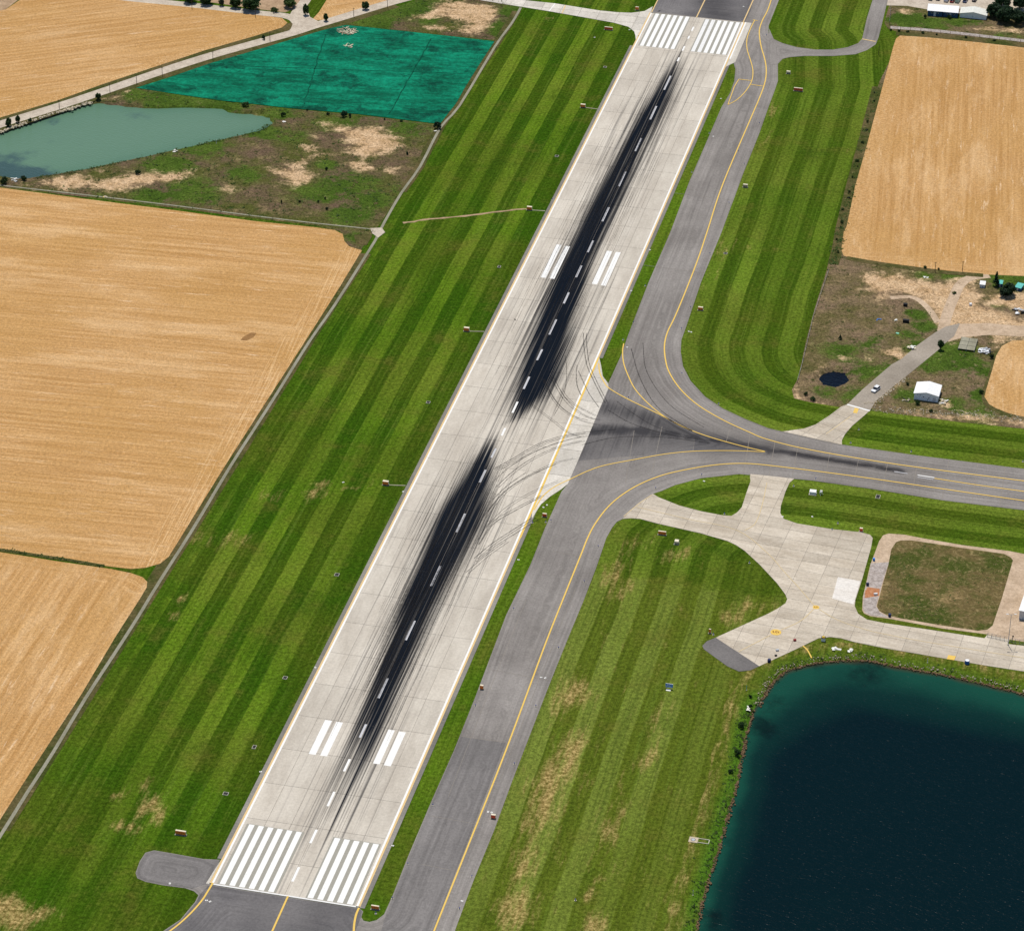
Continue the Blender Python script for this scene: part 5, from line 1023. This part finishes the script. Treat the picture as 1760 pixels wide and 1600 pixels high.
for px, py, mt, lab, vn in ((1600,-1,'car_dark','dark car left of the white van in the far yard',False), (1627,1.5,'car_white','white van parked behind the blue hangars',True), (1637,3,'car_red','dark red car beside the white van',False), (1646,3,'car_green','pale green van parked behind the marquee gap',True), (1659,3,'car_blue','blue car right of the pale green van',False), (1675,1.5,'car_dark','dark car nearest the far dark trees',False), (1613,-1,'car_dark','black car just left of the white van',False)):
    car(px, py, RROT + 1.45, mt, lab, vn, .11)

# ------------------------------------------------------------------ trees and shrubs
def crown_mesh(name, kind, seed, n, leafs):
    rs = np.random.default_rng(seed); cl = []
    if kind == 'round':
        for k in range(n):
            d = rs.normal(size=3); d /= np.linalg.norm(d); d[2] = d[2]*.9; r = .55 + .33*rs.random(); cl.append((d*r*np.array([1, 1, .92]) + [0, 0, 1.0], rs.uniform(.20, .36)))
    elif kind == 'cone':
        for k in range(n):
            h = rs.random()**.8; a = rs.uniform(0, 6.3); r = (1-h)*.42*(.75+.35*rs.random()); cl.append((np.array([r*math.cos(a), r*math.sin(a), .18+h*1.85]), .09+.13*(1-h)))
    else:
        for k in range(n):
            a = rs.uniform(0, 6.3); r = math.sqrt(rs.random())*.75; cl.append((np.array([r*math.cos(a), r*math.sin(a), .25+.55*(1-r)*rs.random()+.1]), rs.uniform(.22, .36)))
    v, f = [], []
    for c, r in cl:
        for q in range(leafs):
            d = rs.normal(size=3); d /= np.linalg.norm(d); p = c + d*r*rs.uniform(.55, 1.0); nrm = d + rs.normal(size=3)*.45; nrm[2] += .35; nrm /= np.linalg.norm(nrm)
            a = np.cross(nrm, rs.normal(size=3)); a /= np.linalg.norm(a); b = np.cross(nrm, a); s = r*rs.uniform(.28, .5)
            i = len(v); v += [p-a*s, p-b*s*.7, p+a*s, p+b*s*.7]; f.append((i, i+1, i+2, i+3))
    return mesh_from(name, v, f)
CR = {('round', s): crown_mesh('crown', 'round', s, 60, 36) for s in range(4)}
CR.update({('cone', s): crown_mesh('crown', 'cone', s+20, 90, 18) for s in range(2)}); CR.update({('bush', s): crown_mesh('crown', 'bush', s+40, 22, 26) for s in range(4)})
def trunk_mesh(kind):
    m = MB(); m.tube((0, 0, -.05), (0, 0, .75 if kind != 'cone' else 1.5), .07 if kind != 'cone' else .045, .035, 7)
    if kind != 'cone':
        for k in range(5): a = k*1.26; m.tube((0, 0, .35+.06*k), (.42*math.cos(a), .42*math.sin(a), .85+.05*k), .03, .012, 5)
    return m.mesh('trunk')
TRK = {k: trunk_mesh(k) for k in ('round', 'cone', 'bush')}
cnt_t = [0]
def tree(px, py, wpx, hm, label, kind='round', mat='leaf', cat='tree', name=None, lift=.0, group=None):
    sc = abs(P(px+1, py)[0] - P(px, py)[0]); r = wpx*sc/2; k = cnt_t[0]; cnt_t[0] += 1
    zs = hm/(1.95 if kind == 'round' else 2.0 if kind == 'cone' else .95)
    rr = r/(.95 if kind == 'round' else .5 if kind == 'cone' else 1.0)
    o = empty(name or {'round': 'broadleaf_tree', 'cone': 'conifer_tree', 'bush': 'shrub'}[kind], at(px, py, .05), k*2.4, (rr, rr, zs)); tag(o, label, cat, group)
    c = bpy.data.objects.new('crown', CR[(kind, k % (2 if kind == 'cone' else 4))]); col.objects.link(c); c.parent = o; c.location = (0, 0, lift)
    if not c.data.materials: c.data.materials.append(M['leaf'])
    c.material_slots[0].link = 'OBJECT'; c.material_slots[0].material = M[mat]
    tr = bpy.data.objects.new('trunk', TRK[kind]); col.objects.link(tr); tr.parent = o
    if not tr.data.materials: tr.data.materials.append(M['bark'])
    tr.scale = (1, 1, 1 + lift*1.2)
    return o
tree(1616, 601.5, 11, 3.6, 'small round street tree beside the access road and panelled rack', lift=.35)
tree(1731, 508, 29, 5.2, 'large dark round tree among the little huts', mat='needle'); tree(1711.5, 492, 13, 6.2, 'pointed dark conifer left of the round tree', 'cone', 'needle')
for px, py, w, h, lab in ((1709,30,27,7.5,'dark tree right behind the white marquee'), (1727,38,30,8,'dark tree in the middle of the far right clump'), (1750,41,28,7.5,'dark tree at the right end of the far right clump'), (1722,12,30,8,'dark tree at the back of the far right clump'), (1752,16,24,8,'dark tree before the white house')): tree(px, py, w, h, lab, mat='needle')
for px, py, w, h, mt, lab in ((326,5,23,5,'leaf','dark round tree, leftmost along the far track'), (355,8,24,5.5,'leaf','dark round tree, second from the left along the far track'), (381,10.5,10,4,'leaf_grey','thin greyish tree between the dark round ones'), (405,14,19,5.5,'leaf','dark round tree left of the biggest one'), (432,17.5,31,7.5,'leaf','biggest dark round tree by the far track'),
                             (498,12,24,5,'leaf_light','light green spreading tree behind the junction'), (525.5,26.5,11,5.8,'leaf','slim dark tree at the road junction'), (628,17,13,4.2,'leaf','round tree beside the upper diagonal road'), (560,37,8.5,4,'leaf','small pointed tree on the upper road verge'), (15,218,12,4.2,'leaf','dark tree, leftmost by the road above the pond'), (31,211,9,3.6,'leaf','dark tree, second by the road above the pond'), (169,171,10,3.2,'leaf','lone dark tree between road and pond')): tree(px, py, w, h, lab, mat=mt)
for px, py, w, h, mt, lab in ((472,21,16,2.4,'leaf_light','light green shrub left of the spreading tree'), (453,69,7,2.4,'needle','small dark shrub between golden field and road'), (52,211,7,2.2,'leaf','small shrub on the pond embankment'), (7,316,17,3,'leaf','dark shrub at the near left end of the pond'), (41,310,12,2.2,'leaf','shrub beside the white debris at the pond'), (237,299,12,1.9,'leaf','dark shrub on the sandy strip below the pond'),
                             (591,201,13,3,'needle','larger dark shrub at the lower edge of the green net'), (601.5,202,7,2.2,'needle','dark shrub right next to the larger one at the net edge'), (564,198,7,1.4,'needle','dark shrub left of the pair at the net edge'), (752,221.5,15,3.2,'needle','dark round shrub at the lower right net corner'), (690,209.5,6,1,'leaf','tiny shrub on the right part of the net edge'), (661,206.5,5,.9,'leaf','tiny shrub midway along the net edge'), (528,190.5,4,.9,'leaf','tiny shrub on the left part of the net edge'), (487,200,10,2,'leaf','shrub above the right tip of the pond'),
                             (561,292.5,6,1.4,'needle','tiny dark shrub beside the sandy patch'), (700,266,6,1.5,'needle','tiny dark shrub left of the perimeter path'), (562,361,6,1.5,'needle','tiny dark shrub above the large field corner'), (547,349,4,1.3,'needle','tiny dark shrub left of the pair in the weeds'), (559,343,4,1.3,'needle','tiny dark shrub right of the pair in the weeds'), (484,350,4,1.8,'needle','thin dark shrub in the weeds below the sand'), (515,348,5,1.1,'needle','low dark shrub between the thin one and the pair'), (422,183,14,2.2,'leaf_light','rounded shrub mound between pond and green net'),
                             (1274,1250,14,2.2,'leaf','dark shrub on the upper left lake bank'), (1267,1297,14,2.2,'leaf','dark shrub on the lake bank, second from the top'), (1256,1328,10,1.6,'leaf','smaller shrub on the lake bank, third from the top'), (1290,1216,8,1.2,'needle','dark shrub beside the white board on the bank'), (1577,695,10,1.8,'leaf','shrub in front of the white shed'), (1560,662,7,1.2,'leaf','small shrub left of the white shed roof'), (1704,616,9,2.2,'needle','dark shrub right of the scrap heap'), (1385,679,8,1.4,'leaf','shrub on the sandy rim below the round pool'), (1397,688,12,1.5,'leaf','wider shrub on the sandy rim below the round pool'),
                             (1686,676,10,1.6,'leaf','shrub left of the small rounded field'), (1600,708,8,1.1,'leaf','low shrub below the white shed'), (1590,32,6,2,'leaf','shrub left of the blue hangars'), (1632,32.5,9,1.8,'leaf','shrub in front of the right blue hangar'), (1290,1199,7,1.2,'needle','dark shrub at the top of the left bank'), (1640,505,9,1.0,'leaf_light','low weed clump on the dirt track bend')): tree(px, py, w, h, lab, 'bush', mt, 'shrub')
tree(1444, 583.5, 7, 2.0, 'tiny conifer in the dry brown yard', 'cone', 'needle')
for k, (px, py) in enumerate([(1503,160),(1500,180),(1494,205),(1488,226),(1482,250),(1476,272),(1471,290),(1466,308),(1461,326),(1456,345),(1451,362),(1447,378),(1443,396),(1441,412),(1438,430)]):
    tree(px + 3*math.sin(k*2.3), py + 6*math.sin(k*4.1), 3.5+(k*7 % 6), .6+.35*(k % 3), ['first','second','third','fourth','fifth','sixth','seventh','eighth','ninth','tenth','eleventh','twelfth','thirteenth','fourteenth','fifteenth'][k] + ' scrubby bush from the top in the strip left of the right field', 'bush', 'leaf_light' if k % 3 else 'leaf_grey', 'shrub', group='bushes in the brushy strip')
for k, (px, py) in enumerate([(1531,53),(1545,55),(1560,56),(1586,58),(1610,61),(1660,66),(1709,71),(1590,461),(1613,464)]):
    tree(px, py, 5+(k*5 % 4), .9+.2*(k % 2), 'low dark weed clump ' + (['first','second','third','fourth','fifth','sixth','seventh','eighth','ninth','tenth','eleventh','twelfth','thirteenth','fourteenth','fifteenth'][k] + ' from the left along the top of the right field' if k < 7 else ('left' if k == 7 else 'right') + ' of two below the right field'), 'bush', 'leaf', 'shrub', group='weed clumps round the right field')

# ------------------------------------------------------------------ shore rocks and debris (uncountable)
def rocks(name, line, n, spread, size, mat, label, zf=lambda d: .05, bias=0.0, seed=1):
    rs = np.random.default_rng(seed); L = np.array(line); seg = np.linalg.norm(np.diff(L, axis=0), axis=1); cum = np.concatenate([[0], np.cumsum(seg)]); v, f = [], []
    base = np.array([(1,0,0),(-1,0,0),(0,1,0),(0,-1,0),(0,0,1),(0,0,-1)], float); tri = [(0,2,4),(2,1,4),(1,3,4),(3,0,4),(2,0,5),(1,2,5),(3,1,5),(0,3,5)]
    for k in range(n):
        t = rs.uniform(0, cum[-1]); i = min(np.searchsorted(cum, t)-1, len(seg)-1); i = max(i, 0); q = L[i] + (L[i+1]-L[i])*((t-cum[i])/max(seg[i], 1e-6)); d = (L[i+1]-L[i])/max(seg[i], 1e-6)
        off = bias + rs.normal()*spread; p = q + np.array([-d[1], d[0]])*off; s = size*min(rs.lognormal(-.1, .6), 2.0); b = len(v)
        R3 = np.linalg.qr(rs.normal(size=(3, 3)))[0]; pts = (base*rs.uniform(.6, 1.2, (6, 1))) @ R3.T * s*[1, 1, .7]
        v += [tuple(np.array([p[0], p[1], zf(off) + s*.2]) + w) for w in pts]; f += [tuple(b+j for j in tq) for tq in tri]
    return tag(link(name, mesh_from(name, v, f), M[mat]), label, None, None, 'stuff')
TOPSH = [tuple(P(x, y, -.2)[:2]) for x, y in [(1300,1212),(1322,1174),(1345,1152),(1370,1143),(1402,1135),(1445,1131),(1490,1131),(1520,1137),(1570,1146),(1645,1160),(1720,1178),(1790,1196)]]
rocks('shore_rocks', smooth_line(TOPSH, 5), 420, .6, .19, 'rock', 'pale rubble stones lining the top shore of the lake', lambda d: -.1 if d < 1 else .08, .5, 3)
LSH = [tuple(P(x, y, -.5)[:2]) for x, y in [(1187,1640),(1197,1600),(1207,1550),(1222,1500),(1235,1460),(1250,1405),(1265,1355),(1274,1305),(1282,1265),(1295,1220)]]
rocks('shore_rocks', smooth_line(LSH, 5), 900, .35, .26, 'shore', 'brown stones along the left shore of the lake', lambda d: -.55, -.1, 4)
rocks('shore_rocks', smooth_line(TOPSH, 5), 700, .3, .3, 'shore', 'dark brown stones at the waterline of the top shore', lambda d: -.65, -.9, 8)
PSH = P2([(0,229),(40,214),(82,200),(130,186),(160,177)]); rocks('embankment_rocks', smooth_line(PSH, 4), 260, .6, .45, 'tan', 'pale stones on the road side embankment of the pond', lambda d: .05, .4, 5)
SSH = P2([(1500,702),(1560,708),(1600,709),(1680,713),(1760,722),(1800,728)]); rocks('rubble', SSH, 420, 1.3, .22, 'tan', 'pale rubble strip above the lower right grass', lambda d: .08, 0, 6)
RSH = P2([(1482,693),(1505,689),(1535,664),(1555,648)]); rocks('rubble', RSH, 130, .5, .25, 'tan', 'pale stones along the right edge of the access road', lambda d: .08, -.8, 7)

# ------------------------------------------------------------------ weeds (uncountable)
def weeds(name, poly, n, size, mat, label, holes=(), seed=1, keep=None, line=None, spread=1.0):
    rs = np.random.default_rng(seed)
    if line is None:
        pl = np.array(poly); q = rs.uniform(pl.min(0), pl.max(0), (n*3, 2)); ok = inside(q, poly) & (seg_dist(q, poly, True) > .8)
        for h in holes: ok &= sdf(q, h) < -.6
        if keep is not None: ok &= keep(q, rs)
        q = q[ok][:n]
    else:
        L = np.array(line); i = rs.integers(0, len(L)-1, n); tt = rs.random((n, 1)); d = L[i+1]-L[i]; nn = np.stack([-d[:, 1], d[:, 0]], 1)/(np.linalg.norm(d, axis=1)[:, None]+1e-6); q = L[i] + d*tt + nn*rs.normal(0, spread, (n, 1))
    v, f = [], []
    for x, y in q:
        sz = size*.55*min(rs.lognormal(0, .5), 2.2)
        for k in range(5):
            a = rs.uniform(0, 6.3); tl = rs.uniform(.8, 2.6); o = rs.normal(0, sz*.6, 2); e = np.array([math.cos(a), math.sin(a), 0])*sz*.45; up_ = np.array([-math.sin(a)*tl, math.cos(a)*tl, 1.0]); up_ = up_/np.linalg.norm(up_)*sz*.8
            p = np.array([x+o[0], y+o[1], .04]); b = len(v); v += [p-e, p+e, p+e*.5+up_, p-e*.5+up_]; f.append((b, b+1, b+2, b+3))
    return tag(link(name, mesh_from(name, v, f), M[mat]), label, None, None, 'stuff')
def clumpy(q, rs):
    k = np.zeros(len(q))
    for fx, fy, ph in ((.11, .05, 0), (-.06, .13, 2), (.19, -.17, 4), (.31, .27, 1)): k += np.sin(q[:, 0]*fx + q[:, 1]*fy + ph)
    return k + rs.normal(0, 1.1, len(q)) > .6
def offsand(sands):
    return lambda q, rs: clumpy(q, rs) & (np.max([sdf(q, p_) for p_ in sands], axis=0) < rs.exponential(1.2, len(q)))
ACC = P2([(1440,706),(1482,668),(1532,624),(1575,592),(1607,568),(1650,552),(1850,560),(1850,588),(1700,580),(1640,582),(1618,603),(1570,640),(1535,668),(1500,712)])
weeds('weeds', SL, 1700, .62, 'weed', 'dark weed tufts over the waste ground beside the pond', [POND], 11, offsand(SAND_L))
weeds('weeds', SL, 800, .5, 'weed', 'light weed tufts over the waste ground beside the pond', [POND], 12, offsand(SAND_L))
weeds('dry_weeds', SL, 900, .55, 'drystalk', 'dry stalks over the waste ground beside the pond', [POND], 13, clumpy)
weeds('weeds', SR, 1500, .42, 'weed', 'dark weed tufts over the dry yard', [TARN, P2(FD), P2(FE), ACC], 14, offsand(SAND_R))
weeds('dry_weeds', SR, 1300, .42, 'drystalk', 'dry stalks over the dry yard', [TARN, P2(FD), P2(FE), ACC], 15, clumpy)
weeds('weeds', S2, 500, .6, 'weed', 'dark weed tufts above the green net field', [], 16, offsand(SAND_2))
weeds('weeds', MEAD, 700, .35, 'weed', 'dark tufts in the dry meadow', [], 17, clumpy)
weeds('dry_weeds', MEAD, 900, .35, 'drystalk', 'dry stalks in the dry meadow', [], 18, clumpy)
weeds('bank_weeds', None, 500, .45, 'weed', 'fresh weeds along the left bank of the lake', line=[tuple(np.array(q) - RV*2.0) for q in smooth_line(LSH, 5)], spread=1.0, seed=19)
weeds('bank_weeds', None, 200, .4, 'weed', 'weeds among the stones of the top lake shore', line=[tuple(np.array(q) + RU*2.0) for q in smooth_line(TOPSH, 5)], spread=1.0, seed=20)
weeds('reeds', None, 420, .5, 'weed', 'reeds along the lower shore of the milky pond', line=P2([(62,306),(125,296),(250,271),(350,248),(440,228),(466,214)]), spread=.7, seed=21)
weeds('hedge_weeds', None, 420, .6, 'weed', 'weeds in the brushy strip left of the right field', line=P2([(1508,150),(1485,240),(1462,325),(1446,392),(1440,425),(1432,455)]), spread=1.1, seed=22)
weeds('hedge_weeds', None, 260, .45, 'weed', 'weeds in the thin ditch between the left fields', line=P2([(0,945),(60,954),(120,963),(178,973)]), spread=.35, seed=23)
